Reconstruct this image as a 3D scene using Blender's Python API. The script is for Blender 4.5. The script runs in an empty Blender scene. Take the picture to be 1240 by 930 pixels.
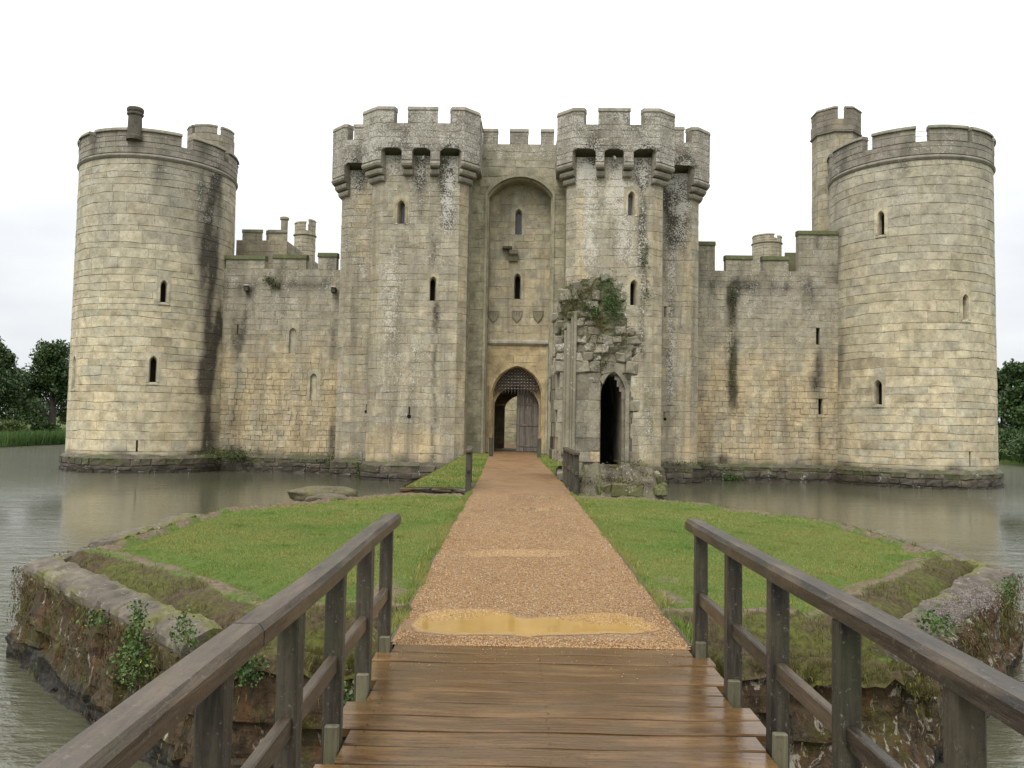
import bpy, math, random
import numpy as np
from math import sin, cos, tan, pi, radians, sqrt, atan2, exp
R = random.Random(11)
NR = np.random.default_rng(5)
scene = bpy.context.scene
COL = scene.collection

# ------------------------------------------------------------------ camera
EYE = 1.65
FPX, CX, CY = 1000.0, 620.0, 465.0          # focal length and centre, in pixels of a 1240 x 930 frame
PITCH, ROLL = math.atan(48 / 1000.0), radians(1.0)
_F = np.array([0, cos(PITCH), sin(PITCH)])
_R0 = np.array([1.0, 0, 0]); _U0 = np.array([0, -sin(PITCH), cos(PITCH)])
_RX = _R0 * cos(ROLL) + _U0 * sin(ROLL)
_UX = _U0 * cos(ROLL) - _R0 * sin(ROLL)
def ray(px, py):
    return _F + _RX * ((px - CX) / FPX) + _UX * ((CY - py) / FPX)
def at_depth(px, py, y):
    d = ray(px, py); t = y / d[1]
    return d[0] * t, y, EYE + d[2] * t
def at_height(px, py, z):
    d = ray(px, py); t = (z - EYE) / d[2]
    return d[0] * t, d[1] * t, z
# castle frame: u to the right along the front, v into the castle
TH = radians(1.5); OX, OY = 0.30, 40.4
def c2w(u, v):
    return OX + u * cos(TH) + v * sin(TH), OY - u * sin(TH) + v * cos(TH)
def w2c(x, y):
    x -= OX; y -= OY
    return x * cos(TH) - y * sin(TH), x * sin(TH) + y * cos(TH)
def cuv(px, py, v):                          # pixel -> (u, z) on the castle plane v
    d = ray(px, py)
    k = d[0] * sin(TH) + d[1] * cos(TH)
    k0 = w2c(0, 0)[1]
    t = (v - k0) / k
    return w2c(d[0] * t, d[1] * t)[0], EYE + d[2] * t
def ccyl(px, py, cu, cv, rad):               # pixel -> (angle, z) on the near side of a round tower
    d = ray(px, py); o = w2c(0, 0); e = w2c(d[0] , d[1]); dd = (e[0] - o[0], e[1] - o[1])
    ou, ov = o[0] - cu, o[1] - cv
    A = dd[0] ** 2 + dd[1] ** 2; B = ou * dd[0] + ov * dd[1]; Cc = ou * ou + ov * ov - rad * rad
    disc = B * B - A * Cc
    t = (-B - sqrt(disc)) / A if disc > 0 else -B / A
    return atan2(ou + dd[0] * t, -(ov + dd[1] * t)), EYE + d[2] * t

# ------------------------------------------------------------------ mesh helpers
class MB:
    def __init__(s):
        s.v = []; s.f = []; s.c = []; s.t = []
    def add(s, vs, fs, c=(.5, 0, 0, 0), t=(0, 0, 0, 0)):
        b = len(s.v); s.v += [tuple(p) for p in vs]
        s.f += [tuple(b + i for i in f) for f in fs]
        s.c += list(c) if isinstance(c, list) else [c] * len(vs)
        s.t += list(t) if isinstance(t, list) else [t] * len(vs)
    def build(s, name, mat, parent=None, smooth=False, off=(0, 0, 0)):
        me = bpy.data.meshes.new(name)
        if off != (0, 0, 0):
            v = [(p[0] - off[0], p[1] - off[1], p[2] - off[2]) for p in s.v]
        else: v = s.v
        me.from_pydata(v, [], s.f)
        a = me.color_attributes.new('blk', 'FLOAT_COLOR', 'POINT'); a.data.foreach_set('color', np.array(s.c, dtype=np.float32).ravel())
        a = me.color_attributes.new('st', 'FLOAT_COLOR', 'POINT'); a.data.foreach_set('color', np.array(s.t, dtype=np.float32).ravel())
        if mat: me.materials.append(mat)
        if smooth: me.polygons.foreach_set('use_smooth', [True] * len(me.polygons))
        o = bpy.data.objects.new(name, me); COL.objects.link(o)
        if parent is not None: o.parent = parent
        return o
def tag(o, label=None, cat=None, group=None, kind=None):
    if label: o['label'] = label
    if cat: o['category'] = cat
    if group: o['group'] = group
    if kind: o['kind'] = kind
    return o
def empty(name, loc, label, cat, rz=0, group=None):
    o = bpy.data.objects.new(name, None); COL.objects.link(o); o.location = loc; o.rotation_euler.z = rz
    o.empty_display_size = .3
    return tag(o, label, cat, group)
class Root:                                  # a castle thing: its parts are built in castle coordinates
    def __init__(s, name, u, v, label, cat, group=None):
        x, y = c2w(u, v); s.o = empty(name, (x, y, 0), label, cat, -TH, group); s.off = (u, v, 0)
    def build(s, mb, name, mat, parent=None, smooth=False):
        return mb.build(name, mat, parent if parent is not None else s.o, smooth, s.off)
BOXF = [(0, 3, 2, 1), (4, 5, 6, 7), (0, 1, 5, 4), (1, 2, 6, 5), (2, 3, 7, 6), (3, 0, 4, 7)]
def box(mb, x0, x1, y0, y1, z0, z1, c=(.5, 0, 0, 0), t=(0, 0, 0, 0), j=0.0, rot=0.0):
    vs = [(x0, y0, z0), (x1, y0, z0), (x1, y1, z0), (x0, y1, z0), (x0, y0, z1), (x1, y0, z1), (x1, y1, z1), (x0, y1, z1)]
    if rot:
        cx, cy = (x0 + x1) / 2, (y0 + y1) / 2
        vs = [(cx + (p[0] - cx) * cos(rot) - (p[1] - cy) * sin(rot), cy + (p[0] - cx) * sin(rot) + (p[1] - cy) * cos(rot), p[2]) for p in vs]
    if j: vs = [tuple(q + R.uniform(-j, j) for q in p) for p in vs]
    mb.add(vs, BOXF, c, t)
def bbox(mb, x0, x1, y0, y1, z0, z1, b=.03, c=(.5, 0, 0, 0), t=(0, 0, 0, 0), j=0.0):
    """box with every edge chamfered"""
    base = len(mb.v); vs = []; idx = {}
    X = (x0, x1); Y = (y0, y1); Z = (z0, z1)
    jj = {(i, k, l): [R.uniform(-j, j) for _ in range(3)] for i in (0, 1) for k in (0, 1) for l in (0, 1)}
    for i in (0, 1):
        for k in (0, 1):
            for l in (0, 1):
                o = jj[(i, k, l)]; si, sk, sl = (1 - 2 * i) * b, (1 - 2 * k) * b, (1 - 2 * l) * b
                for a, (dx, dy, dz) in enumerate(((0, sk, sl), (si, 0, sl), (si, sk, 0))):
                    idx[(i, k, l, a)] = len(vs); vs.append((X[i] + dx + o[0], Y[k] + dy + o[1], Z[l] + dz + o[2]))
    g = lambda i, k, l, a: idx[(i, k, l, a)]
    fs = []
    for i in (0, 1):
        f = [g(i, 0, 0, 0), g(i, 1, 0, 0), g(i, 1, 1, 0), g(i, 0, 1, 0)]; fs.append(f if i else f[::-1])
    for k in (0, 1):
        f = [g(0, k, 0, 1), g(1, k, 0, 1), g(1, k, 1, 1), g(0, k, 1, 1)]; fs.append(f[::-1] if k else f)
    for l in (0, 1):
        f = [g(0, 0, l, 2), g(1, 0, l, 2), g(1, 1, l, 2), g(0, 1, l, 2)]; fs.append(f if l else f[::-1])
    for p in (0, 1):
        for q in (0, 1):
            fs.append([g(0, p, q, 1), g(1, p, q, 1), g(1, p, q, 2), g(0, p, q, 2)])
            fs.append([g(p, 0, q, 0), g(p, 1, q, 0), g(p, 1, q, 2), g(p, 0, q, 2)])
            fs.append([g(p, q, 0, 0), g(p, q, 1, 0), g(p, q, 1, 1), g(p, q, 0, 1)])
    for i in (0, 1):
        for k in (0, 1):
            for l in (0, 1): fs.append([g(i, k, l, 0), g(i, k, l, 1), g(i, k, l, 2)])
    mb.add(vs, fs, c, t)
def tube(mb, pts, rads, n=8, c=(.5, 0, 0, 0), t=(0, 0, 0, 0), cap=True):
    rings = []
    for i, p in enumerate(pts):
        a = np.array(pts[max(0, i - 1)], float); b = np.array(pts[min(len(pts) - 1, i + 1)], float)
        d = b - a; d /= max(1e-9, np.linalg.norm(d))
        h = np.array([1, 0, 0]) if abs(d[0]) < .8 else np.array([0, 1, 0])
        e1 = np.cross(d, h); e1 /= np.linalg.norm(e1); e2 = np.cross(d, e1)
        rings.append([tuple(np.array(p) + rads[i] * (cos(2 * pi * k / n) * e1 + sin(2 * pi * k / n) * e2)) for k in range(n)])
    vs = [q for r in rings for q in r]; fs = []
    for i in range(len(pts) - 1):
        for k in range(n):
            fs.append((i * n + k, i * n + (k + 1) % n, (i + 1) * n + (k + 1) % n, (i + 1) * n + k))
    if cap: fs += [tuple(range(n))[::-1], tuple((len(pts) - 1) * n + k for k in range(n))]
    mb.add(vs, fs, c, t)

# ------------------------------------------------------------------ materials
class NT:
    def __init__(s, name):
        s.m = bpy.data.materials.new(name); s.m.use_nodes = True; s.t = s.m.node_tree; s.t.nodes.clear()
        s.out = s.n('ShaderNodeOutputMaterial'); s.b = s.n('ShaderNodeBsdfPrincipled')
        s.l(s.b.outputs[0], s.out.inputs[0])
        s.geo = s.n('ShaderNodeNewGeometry'); s.pos = s.geo.outputs['Position']
    def n(s, typ, **kw):
        nd = s.t.nodes.new(typ)
        for k, v in kw.items(): setattr(nd, k, v)
        return nd
    def l(s, a, b): s.t.links.new(a, b)
    def put(s, sock, v):
        if isinstance(v, (int, float)): sock.default_value = v
        elif isinstance(v, (tuple, list)):
            sock.default_value = tuple(v) + ((1,) if len(v) == 3 and sock.type == 'RGBA' else ())
        else: s.l(v, sock)
    def noise(s, scale, detail=4, rough=.55, vec=None, dist=0.0, out=0):
        nd = s.n('ShaderNodeTexNoise'); s.l(vec if vec is not None else s.pos, nd.inputs['Vector'])
        nd.inputs['Scale'].default_value = scale; nd.inputs['Detail'].default_value = detail
        nd.inputs['Roughness'].default_value = rough; nd.inputs['Distortion'].default_value = dist
        return nd.outputs[out]
    def vor(s, scale, vec=None, feat='F1', out='Distance', rnd=1.0):
        nd = s.n('ShaderNodeTexVoronoi', feature=feat); s.l(vec if vec is not None else s.pos, nd.inputs['Vector'])
        nd.inputs['Scale'].default_value = scale; nd.inputs['Randomness'].default_value = rnd
        return nd.outputs[out]
    def math(s, op, a, b=0.0, c=None, clamp=False):
        nd = s.n('ShaderNodeMath', operation=op, use_clamp=clamp); s.put(nd.inputs[0], a); s.put(nd.inputs[1], b)
        if c is not None: s.put(nd.inputs[2], c)
        return nd.outputs[0]
    def rng(s, x, a, b, c=0.0, d=1.0, smooth=False):
        nd = s.n('ShaderNodeMapRange', clamp=True)
        if smooth: nd.interpolation_type = 'SMOOTHSTEP'
        for k, v in zip(range(5), (x, a, b, c, d)): s.put(nd.inputs[k], v)
        return nd.outputs[0]
    def mix(s, f, a, b, blend='MIX'):
        nd = s.n('ShaderNodeMix', data_type='RGBA', blend_type=blend, clamp_factor=True)
        s.put(nd.inputs[0], f); s.put(nd.inputs[6], a); s.put(nd.inputs[7], b)
        return nd.outputs[2]
    def ramp(s, x, stops, const=False):
        nd = s.n('ShaderNodeValToRGB'); s.put(nd.inputs[0], x); cr = nd.color_ramp
        if const: cr.interpolation = 'CONSTANT'
        while len(cr.elements) < len(stops): cr.elements.new(.5)
        for e, (p, c) in zip(cr.elements, stops): e.position = p; e.color = tuple(c) + (1,)
        return nd.outputs[0]
    def attr(s, name):
        nd = s.n('ShaderNodeAttribute', attribute_name=name)
        sp = s.n('ShaderNodeSeparateColor'); s.l(nd.outputs['Color'], sp.inputs[0])
        return sp.outputs[0], sp.outputs[1], sp.outputs[2], nd.outputs['Alpha']
    def vmul(s, v, xyz):
        nd = s.n('ShaderNodeVectorMath', operation='MULTIPLY'); s.l(v, nd.inputs[0]); nd.inputs[1].default_value = xyz
        return nd.outputs[0]
    def bump(s, h, strength, dist, nrm=None):
        nd = s.n('ShaderNodeBump'); nd.inputs['Strength'].default_value = strength; nd.inputs['Distance'].default_value = dist
        s.l(h, nd.inputs['Height'])
        if nrm is not None: s.l(nrm, nd.inputs['Normal'])
        return nd.outputs[0]
    def fin(s, col=None, rough=None, nrm=None, spec=None, **kw):
        if col is not None: s.put(s.b.inputs['Base Color'], col)
        if rough is not None: s.put(s.b.inputs['Roughness'], rough)
        if nrm is not None: s.l(nrm, s.b.inputs['Normal'])
        if spec is not None: s.b.inputs['Specular IOR Level'].default_value = spec
        for k, v in kw.items(): s.put(s.b.inputs[k], v)
        return s.m

def stone(name, pal, grey=(.325, .305, .245), mortar=(.50, .45, .33), jdark=(.15, .13, .095), rough=.85, lich=(.62, .60, .54),
          warmc=(.56, .43, .235), mossc=(.055, .06, .02), bs=.5, gain=1.0, drip=0.0, pit=.62):
    m = NT(name)
    rnd, joint, dark, warm = m.attr('blk'); lic, moss, gry, wet = m.attr('st')
    n1 = m.noise(.33, 3); n2 = m.noise(2.3, 7, .68); n3 = m.noise(13, 6, .7); nl = m.noise(15, 6, .72, dist=.3); nl2 = m.noise(1.7, 4, .6); nb = m.noise(5.5, 7, .72, dist=.5); nm = m.noise(1.1, 6, .65)
    base = m.ramp(m.math('ADD', m.math('MULTIPLY', rnd, .72), m.math('MULTIPLY', m.rng(n1, .3, .7), .28)), pal)
    base = m.mix(m.math('MULTIPLY', gry, m.rng(m.math('ADD', n2, m.math('MULTIPLY', rnd, .25)), .35, .75, .45, 1.0)), base, grey)
    base = m.mix(m.math('MULTIPLY', m.rng(nb, .50, .64), m.math('MULTIPLY_ADD', lic, .75, .12)), base, (.205, .175, .145))
    base = m.mix(m.math('MULTIPLY', m.rng(m.noise(.9, 6, .7, dist=.8), .52, .68), .30), base, (.25, .24, .145))
    wf = m.math('MULTIPLY', m.rng(m.math('ADD', nm, m.math('MULTIPLY', warm, .55)), .62, .85), m.math('MULTIPLY', warm, .8), clamp=True)
    base = m.mix(wf, base, warmc)
    v = m.math('MULTIPLY', m.rng(n2, .28, .72, .62, 1.28), m.rng(n3, .28, .72, .78, 1.16))
    v = m.math('MULTIPLY', v, m.math('MULTIPLY', m.rng(m.noise(1.15, 8, .70, dist=.5), .32, .68, .86 * gain, 1.16 * gain), m.rng(m.math('FRACT', m.math('MULTIPLY', rnd, 7.31)), 0, 1, .88, 1.11)))
    vc = m.n('ShaderNodeCombineColor')
    for i in range(3): m.l(v, vc.inputs[i])
    base = m.mix(1.0, base, vc.outputs[0], 'MULTIPLY')
    pits = m.math('MULTIPLY', m.rng(m.noise(5.2, 8, .75), .565, .67), pit)
    base = m.mix(pits, base, (.12, .105, .075))
    if drip:
        sk = m.math('MULTIPLY', m.rng(m.noise(1.5, 6, .68, m.vmul(m.pos, (1, 1, .085)), .3), .49, .66), m.rng(n2, .3, .6, .35, 1.0)); base = m.mix(m.math('MULTIPLY', sk, drip), base, (.135, .12, .085))
        base = m.mix(m.math('MULTIPLY', m.rng(m.noise(.75, 6, .7, dist=.6), .5, .66), .42), base, (.27, .225, .185))
    jc = m.mix(m.rng(m.noise(1.9, 5, .7), .47, .60), mortar, jdark)
    base = m.mix(m.math('MULTIPLY', joint, m.rng(n2, .38, .62, .08, .8)), base, jc)
    df = m.rng(m.math('ADD', m.math('MULTIPLY', dark, 1.25), m.math('MULTIPLY', m.math('ADD', n2, m.math('MULTIPLY', n3, .5)), .9)), .98, 1.5)
    base = m.mix(m.math('MULTIPLY', df, .9), base, (.035, .030, .022))
    mf = m.rng(m.math('ADD', moss, m.math('ADD', m.math('MULTIPLY', nm, .6), m.math('MULTIPLY', n3, .45))), .92, 1.22)
    mcol = m.mix(m.rng(n3, .4, .6), mossc, tuple(q * 2.0 for q in mossc))
    base = m.mix(m.math('MULTIPLY', mf, .88), base, mcol)
    lf = m.math('MULTIPLY', m.rng(m.math('ADD', m.math('MULTIPLY', lic, .18), m.math('MULTIPLY_ADD', nl2, .35, m.math('SUBTRACT', nl, .175))), .665, .745), m.rng(lic, .02, .15))
    base = m.mix(m.math('MULTIPLY', lf, .72), base, lich)
    hgt = m.math('ADD', m.math('MULTIPLY', n2, .8), m.math('MULTIPLY', n3, .45))
    nr = m.bump(hgt, bs, .05)
    return m.fin(base, m.math('SUBTRACT', rough, m.math('MULTIPLY', wet, .45)), nr, .35)

PAL = [(0, (.33, .28, .185)), (.2, (.42, .36, .235)), (.4, (.46, .405, .28)), (.55, (.38, .355, .265)), (.7, (.52, .445, .29)), (.85, (.45, .395, .265)), (1, (.54, .475, .335))]
M = {}
M['stone'] = stone('castle_sandstone', PAL, drip=.80, pit=.85)
M['parapet'] = stone('weathered_parapet_stone', [(0, (.235, .205, .155)), (.35, (.32, .28, .215)), (.6, (.28, .255, .205)), (1, (.38, .33, .25))], grey=(.25, .235, .20), mortar=(.34, .30, .23), drip=.55, pit=.85, bs=.7, lich=(.56, .54, .48))
PALT = [(0, (.37, .32, .215)), (.2, (.45, .39, .26)), (.4, (.51, .455, .32)), (.55, (.43, .40, .30)), (.7, (.55, .475, .315)), (.85, (.48, .43, .30)), (1, (.57, .505, .36))]
M['pale'] = stone('tower_sandstone', PALT, gain=1.06, bs=.4)
M['warm'] = stone('warm_sandstone', [(0, (.38, .285, .15)), (.5, (.46, .355, .20)), (1, (.52, .42, .25))])
M['green'] = stone('green_stained_sandstone', [(0, (.27, .25, .155)), (.5, (.36, .33, .21)), (1, (.42, .375, .245))])
M['plinth'] = stone('wet_plinth_stone', [(0, (.06, .05, .036)), (.5, (.10, .085, .058)), (1, (.17, .14, .095))], grey=(.09, .085, .07), mortar=(.10, .09, .06), rough=.75, mossc=(.04, .048, .014))
M['rubble'] = stone('ruin_rubble_stone', [(0, (.13, .11, .075)), (.3, (.25, .22, .145)), (.6, (.18, .165, .12)), (1, (.33, .29, .19))], bs=1.0, mossc=(.06, .065, .018))
M['bank'] = stone('moat_wall_stone', [(0, (.045, .036, .024)), (.4, (.085, .062, .040)), (.7, (.11, .085, .055)), (1, (.17, .15, .11))], mortar=(.045, .035, .022), grey=(.12, .11, .09), bs=1.0,
                  mossc=(.058, .052, .012), warmc=(.13, .065, .022), rough=.8, lich=(.50, .47, .39))
M['coping'] = stone('coping_stone', [(0, (.040, .030, .019)), (.5, (.078, .061, .043)), (1, (.125, .102, .076))], lich=(.33, .31, .26), bs=1.0, mossc=(.075, .075, .018))
def bankface():
    m = NT('weathered_moat_wall'); rnd, jn, low, w = m.attr('blk')
    sepx = m.n('ShaderNodeSeparateXYZ'); m.l(m.pos, sepx.inputs[0])
    st_ = m.vmul(m.pos, (2.6, 2.6, .55)); a = m.noise(2.2, 7, .68, st_, .6); b = m.noise(1.5, 6, .7, None, .7); c_ = m.noise(17, 6, .72); d = m.noise(3.3, 7, .7, None, .4); e = m.noise(4.6, 6, .72, m.vmul(m.pos, (1.4, 1.4, .7)), .8)
    c = m.ramp(a, [(.30, (.020, .016, .010)), (.42, (.058, .038, .020)), (.5, (.095, .060, .030)), (.57, (.055, .045, .028)), (.7, (.15, .12, .08))])
    c = m.mix(m.rng(b, .47, .60), c, m.mix(m.rng(c_, .35, .65), (.045, .042, .010), (.115, .10, .022)))
    c = m.mix(m.math('MULTIPLY', m.rng(d, .55, .66), .8), c, (.13, .058, .02))
    c = m.mix(m.math('MULTIPLY', m.rng(m.noise(6, 7, .75, None, .6), .55, .64), .7), c, (.022, .018, .013))
    c = m.mix(m.math('MULTIPLY', m.rng(m.math('ADD', e, m.rng(sepx.outputs[0], 1.2, 2.6, 0, .05)), .595, .635), .85), c, m.mix(c_, (.30, .27, .20), (.50, .46, .38)))
    c = m.mix(m.rng(m.math('ADD', low, m.math('MULTIPLY', m.math('SUBTRACT', b, .5), 2.2)), .45, .8), c, m.mix(m.rng(c_, .4, .6), (.018, .018, .016), (.055, .05, .04)))
    return m.fin(c, .75, m.bump(m.math('ADD', m.math('MULTIPLY', c_, .5), m.math('ADD', d, a)), 1.0, .06), .3)
M['bankface'] = bankface()
M['mosscap'] = stone('mossy_cap_stone', [(0, (.17, .15, .11)), (1, (.25, .22, .16))], mossc=(.05, .058, .018))

def simple(name, col, rough=.6, metal=0, var=.25, scale=6, spec=.5):
    m = NT(name); n = m.noise(scale, 5)
    c = m.mix(m.rng(n, .3, .7), tuple(q * (1 - var) for q in col), tuple(q * (1 + var) for q in col))
    return m.fin(c, rough, m.bump(n, .2, .01), spec, Metallic=metal)
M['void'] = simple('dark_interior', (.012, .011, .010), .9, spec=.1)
M['glass'] = simple('leaded_glass', (.06, .065, .075), .18, scale=3)
M['iron'] = simple('black_iron', (.025, .024, .024), .5, .6)
M['rust'] = simple('rusty_portcullis', (.055, .042, .034), .75)
M['spout'] = simple('lead_spout', (.42, .40, .36), .6)
def wood(name, c0, c1, axis, rough=.5, wet=.3, green=.0, lich=.25):
    m = NT(name); rnd, j, d, w = m.attr('blk')
    st = [9.0, 9.0, 9.0]; st[axis] = .7
    oi = m.n('ShaderNodeObjectInfo')
    off = m.n('ShaderNodeVectorMath', operation='ADD'); m.l(m.pos, off.inputs[0])
    cb = m.n('ShaderNodeCombineXYZ'); m.l(m.math('MULTIPLY', rnd, 37.0), cb.inputs[0]); m.l(m.math('MULTIPLY', rnd, 91.0), cb.inputs[1]); m.l(m.math('MULTIPLY', rnd, 53.0), cb.inputs[2]); m.l(cb.outputs[0], off.inputs[1])
    g = m.noise(4.0, 8, .65, m.vmul(off.outputs[0], tuple(st)), .6); b = m.noise(1.7, 5, .6, off.outputs[0]); f = m.noise(60, 3, .6)
    gg = m.math('ADD', m.math('MULTIPLY', g, .75), m.math('MULTIPLY', rnd, .25))
    c = m.mix(m.rng(gg, *((.36, .66) if axis else (.12, .88))), c0, c1)
    c = m.mix(m.math('MULTIPLY', m.rng(b, .52, .68), green), c, (.055, .065, .022))
    c = m.mix(m.math('MULTIPLY', m.rng(m.noise(2.2, 5, .6, m.vmul(off.outputs[0], tuple(min(q, 3) for q in st))), .5, .68), .5), c, tuple(min(1, q * 1.55) for q in c1))
    c = m.mix(j, c, (.012, .009, .007))
    c = m.mix(m.math('MULTIPLY', m.rng(m.noise(34, 6, .75), .56, .68), .45), c, tuple(q * .25 for q in c0))
    c = m.mix(m.math('MULTIPLY', m.rng(m.noise(42, 5, .75), .60, .66), lich), c, (.34, .33, .29))
    c = m.mix(m.math('MULTIPLY', m.rng(g, .64, .70), .55), c, tuple(q * .3 for q in c0))
    h = m.math('ADD', g, m.math('MULTIPLY', f, .12))
    ro = m.rng(m.math('ADD', b, m.math('MULTIPLY', g, .5)), .55, .95, rough - wet, rough + .1)
    return m.fin(c, ro, m.bump(m.math('ADD', h, m.math('MULTIPLY', m.noise(40, 5, .7), .35)), .5, .012), .5)
M['rail'] = wood('weathered_oak_rail', (.012, .009, .006), (.088, .064, .039), 1, .45, .18, .35, .22)
M['post'] = wood('weathered_oak_post', (.010, .008, .006), (.070, .058, .038), 2, .6, .15, .40, .32)
M['block'] = wood('pale_new_timber', (.075, .07, .04), (.15, .14, .085), 2, .6, .15, .5, .1)
M['plank'] = wood('wet_deck_plank', (.052, .027, .010), (.160, .092, .036), 0, .14, .08, .15, .06)
M['plank'].node_tree.nodes['Bump'].inputs['Strength'].default_value = .16
M['door'] = wood('grey_oak_door', (.085, .07, .058), (.19, .165, .14), 2, .7, .1, 0, .2)
M['edging'] = wood('path_edging_board', (.03, .024, .016), (.08, .06, .04), 1, .6, .1, .7)
def leafmat(name, cols, rough=.5, trans=.0):
    m = NT(name); rnd, j, d, w = m.attr('blk')
    c = m.ramp(m.math('ADD', m.math('MULTIPLY', rnd, .8), m.math('MULTIPLY', m.noise(.5, 3), .2)), [(i / (len(cols) - 1), q) for i, q in enumerate(cols)])
    return m.fin(c, rough, None, .3)
M['leaf_dark'] = leafmat('dark_oak_leaves', [(.012, .025, .008), (.028, .054, .015), (.053, .089, .025), (.088, .13, .042)])
M['leaf_mid'] = leafmat('alder_leaves', [(.016, .034, .009), (.030, .060, .015), (.050, .090, .024), (.075, .12, .038)])
M['reed'] = leafmat('reed_blades', [(.03, .065, .014), (.055, .11, .025), (.09, .15, .04)])
M['shrub'] = leafmat('shrub_leaves', [(.03, .05, .014), (.06, .085, .022), (.10, .12, .035)])
M['ivy'] = leafmat('wall_plant_leaves', [(.022, .045, .012), (.045, .085, .02), (.075, .13, .03), (.12, .18, .045)])
M['tuft'] = leafmat('moss_tufts', [(.055, .040, .020), (.07, .055, .02), (.075, .075, .016), (.115, .12, .024), (.16, .165, .035)], .8)
M['dry'] = leafmat('rusty_stems', [(.05, .03, .014), (.085, .05, .022), (.13, .085, .04), (.10, .09, .03)], .8)
M['flower'] = leafmat('yellow_petals', [(.6, .45, .02), (.75, .58, .04)])
M['pinkflower'] = leafmat('pale_stonecrop', [(.12, .13, .08), (.20, .165, .165), (.26, .235, .21)])
M['bark'] = simple('tree_bark', (.05, .042, .032), .9)
def grassmat():
    m = NT('lawn_grass'); rnd, j, d, w = m.attr('blk')
    n = m.noise(.55, 4, .6); n2 = m.noise(2.6, 4)
    c = m.ramp(rnd, [(0, (.082, .142, .022)), (.4, (.120, .195, .034)), (.75, (.168, .24, .052)), (1, (.25, .29, .095))])
    c = m.mix(m.math('MULTIPLY', m.rng(m.math('ADD', n, m.math('MULTIPLY', n2, .4)), .54, .80), .8), c, (.27, .245, .075))
    return m.fin(c, .55, None, .25)
M['grass'] = grassmat()
def soil():
    m = NT('island_soil'); rnd, dirt, mo, w = m.attr('blk')
    n = m.noise(1.3, 6, .65); n3 = m.noise(17, 6, .7)
    g = m.mix(m.rng(n3, .3, .7), (.05, .085, .016), (.10, .15, .028))
    dcol = m.mix(m.rng(n3, .3, .7), (.085, .06, .038), (.21, .165, .115))
    mcol = m.mix(m.rng(n3, .35, .65), m.mix(m.rng(n, .42, .58), (.045, .032, .018), (.040, .045, .012)), m.mix(m.rng(n, .42, .58), (.10, .075, .042), (.105, .11, .024)))
    c = m.mix(m.rng(m.math('ADD', dirt, m.math('MULTIPLY', m.math('SUBTRACT', n3, .5), .9)), .3, .7), g, dcol)
    c = m.mix(m.rng(m.math('ADD', mo, m.math('MULTIPLY', m.math('SUBTRACT', n, .5), 1.2)), .3, .7), c, mcol)
    return m.fin(c, .9, m.bump(m.math('ADD', n3, n), .8, .03), .2)
M['soil'] = soil()
def farland():
    m = NT('far_meadow'); n = m.noise(.08, 5); n2 = m.noise(1.5, 5)
    c = m.mix(m.rng(n, .3, .7), (.06, .10, .022), (.13, .18, .045)); c = m.mix(m.rng(n2, .4, .7, 0, .5), c, (.05, .075, .02))
    return m.fin(c, .9, None, .2)
M['meadow'] = farland()
def gravel():
    m = NT('wet_gravel')
    wrp = m.pos
    vc = m.vor(78, wrp, out='Color'); vd = m.vor(78, wrp); sp = m.n('ShaderNodeSeparateColor'); m.l(vc, sp.inputs[0])
    n = m.noise(.8, 5, .6); n2 = m.noise(5, 5, .65)
    c = m.ramp(sp.outputs[0], [(0, (.075, .040, .017)), (.25, (.20, .110, .043)), (.5, (.31, .182, .074)), (.75, (.37, .238, .108)), (.93, (.46, .34, .19)), (1, (.60, .52, .39))])
    fine = m.mix(m.rng(n2, .3, .7), (.21, .122, .053), (.32, .202, .094))
    c = m.mix(m.rng(n, .40, .62, .05, .5), c, fine)
    yy = m.n('ShaderNodeSeparateXYZ'); m.l(m.pos, yy.inputs[0])
    c = m.mix(m.rng(yy.outputs[1], 16, 26, 0, .6), c, (.265, .157, .073))
    c = m.mix(m.math('MULTIPLY', m.rng(m.noise(.55, 6, .65, m.vmul(m.pos, (1.6, .8, 1)), .8), .48, .64), .55), c, (.15, .082, .032))
    c = m.mix(m.rng(vd, .4, .8, 0, .75), c, (.11, .06, .03))
    h = m.math('ADD', m.math('SUBTRACT', 1.0, vd), m.math('MULTIPLY', n2, .6))
    ro = m.rng(m.math('ADD', n, m.math('MULTIPLY', n2, .4)), .55, .85, .38, .75)
    return m.fin(c, ro, m.bump(h, .7, .012), .4)
M['gravel'] = gravel()
M['pebble'] = leafmat('loose_pebbles', [(.14, .068, .028), (.27, .142, .056), (.36, .215, .092), (.43, .295, .15), (.55, .475, .36)], .4)
def muddy(name, c):
    m = NT(name); n = m.noise(1.5, 4); _, ed, _, _ = m.attr('blk'); ed = m.rng(m.math('ADD', ed, m.math('MULTIPLY', m.math('SUBTRACT', m.noise(18, 5, .7), .5), 1.3)), .25, .85)
    cc = m.mix(m.rng(n, .3, .7), tuple(q * .88 for q in c), tuple(min(1, q * 1.1) for q in c))
    cc = m.mix(ed, cc, m.mix(m.rng(m.noise(60, 3), .35, .65), (.14, .078, .030), (.32, .195, .08)))
    return m.fin(cc, m.math('MULTIPLY_ADD', ed, .75, .03), m.bump(m.math('MULTIPLY', m.noise(60, 3), ed), .5, .01), .5)
M['puddle'] = muddy('muddy_puddle', (.38, .242, .078))
M['wetpatch'] = muddy('thin_puddle', (.33, .225, .12))
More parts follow.
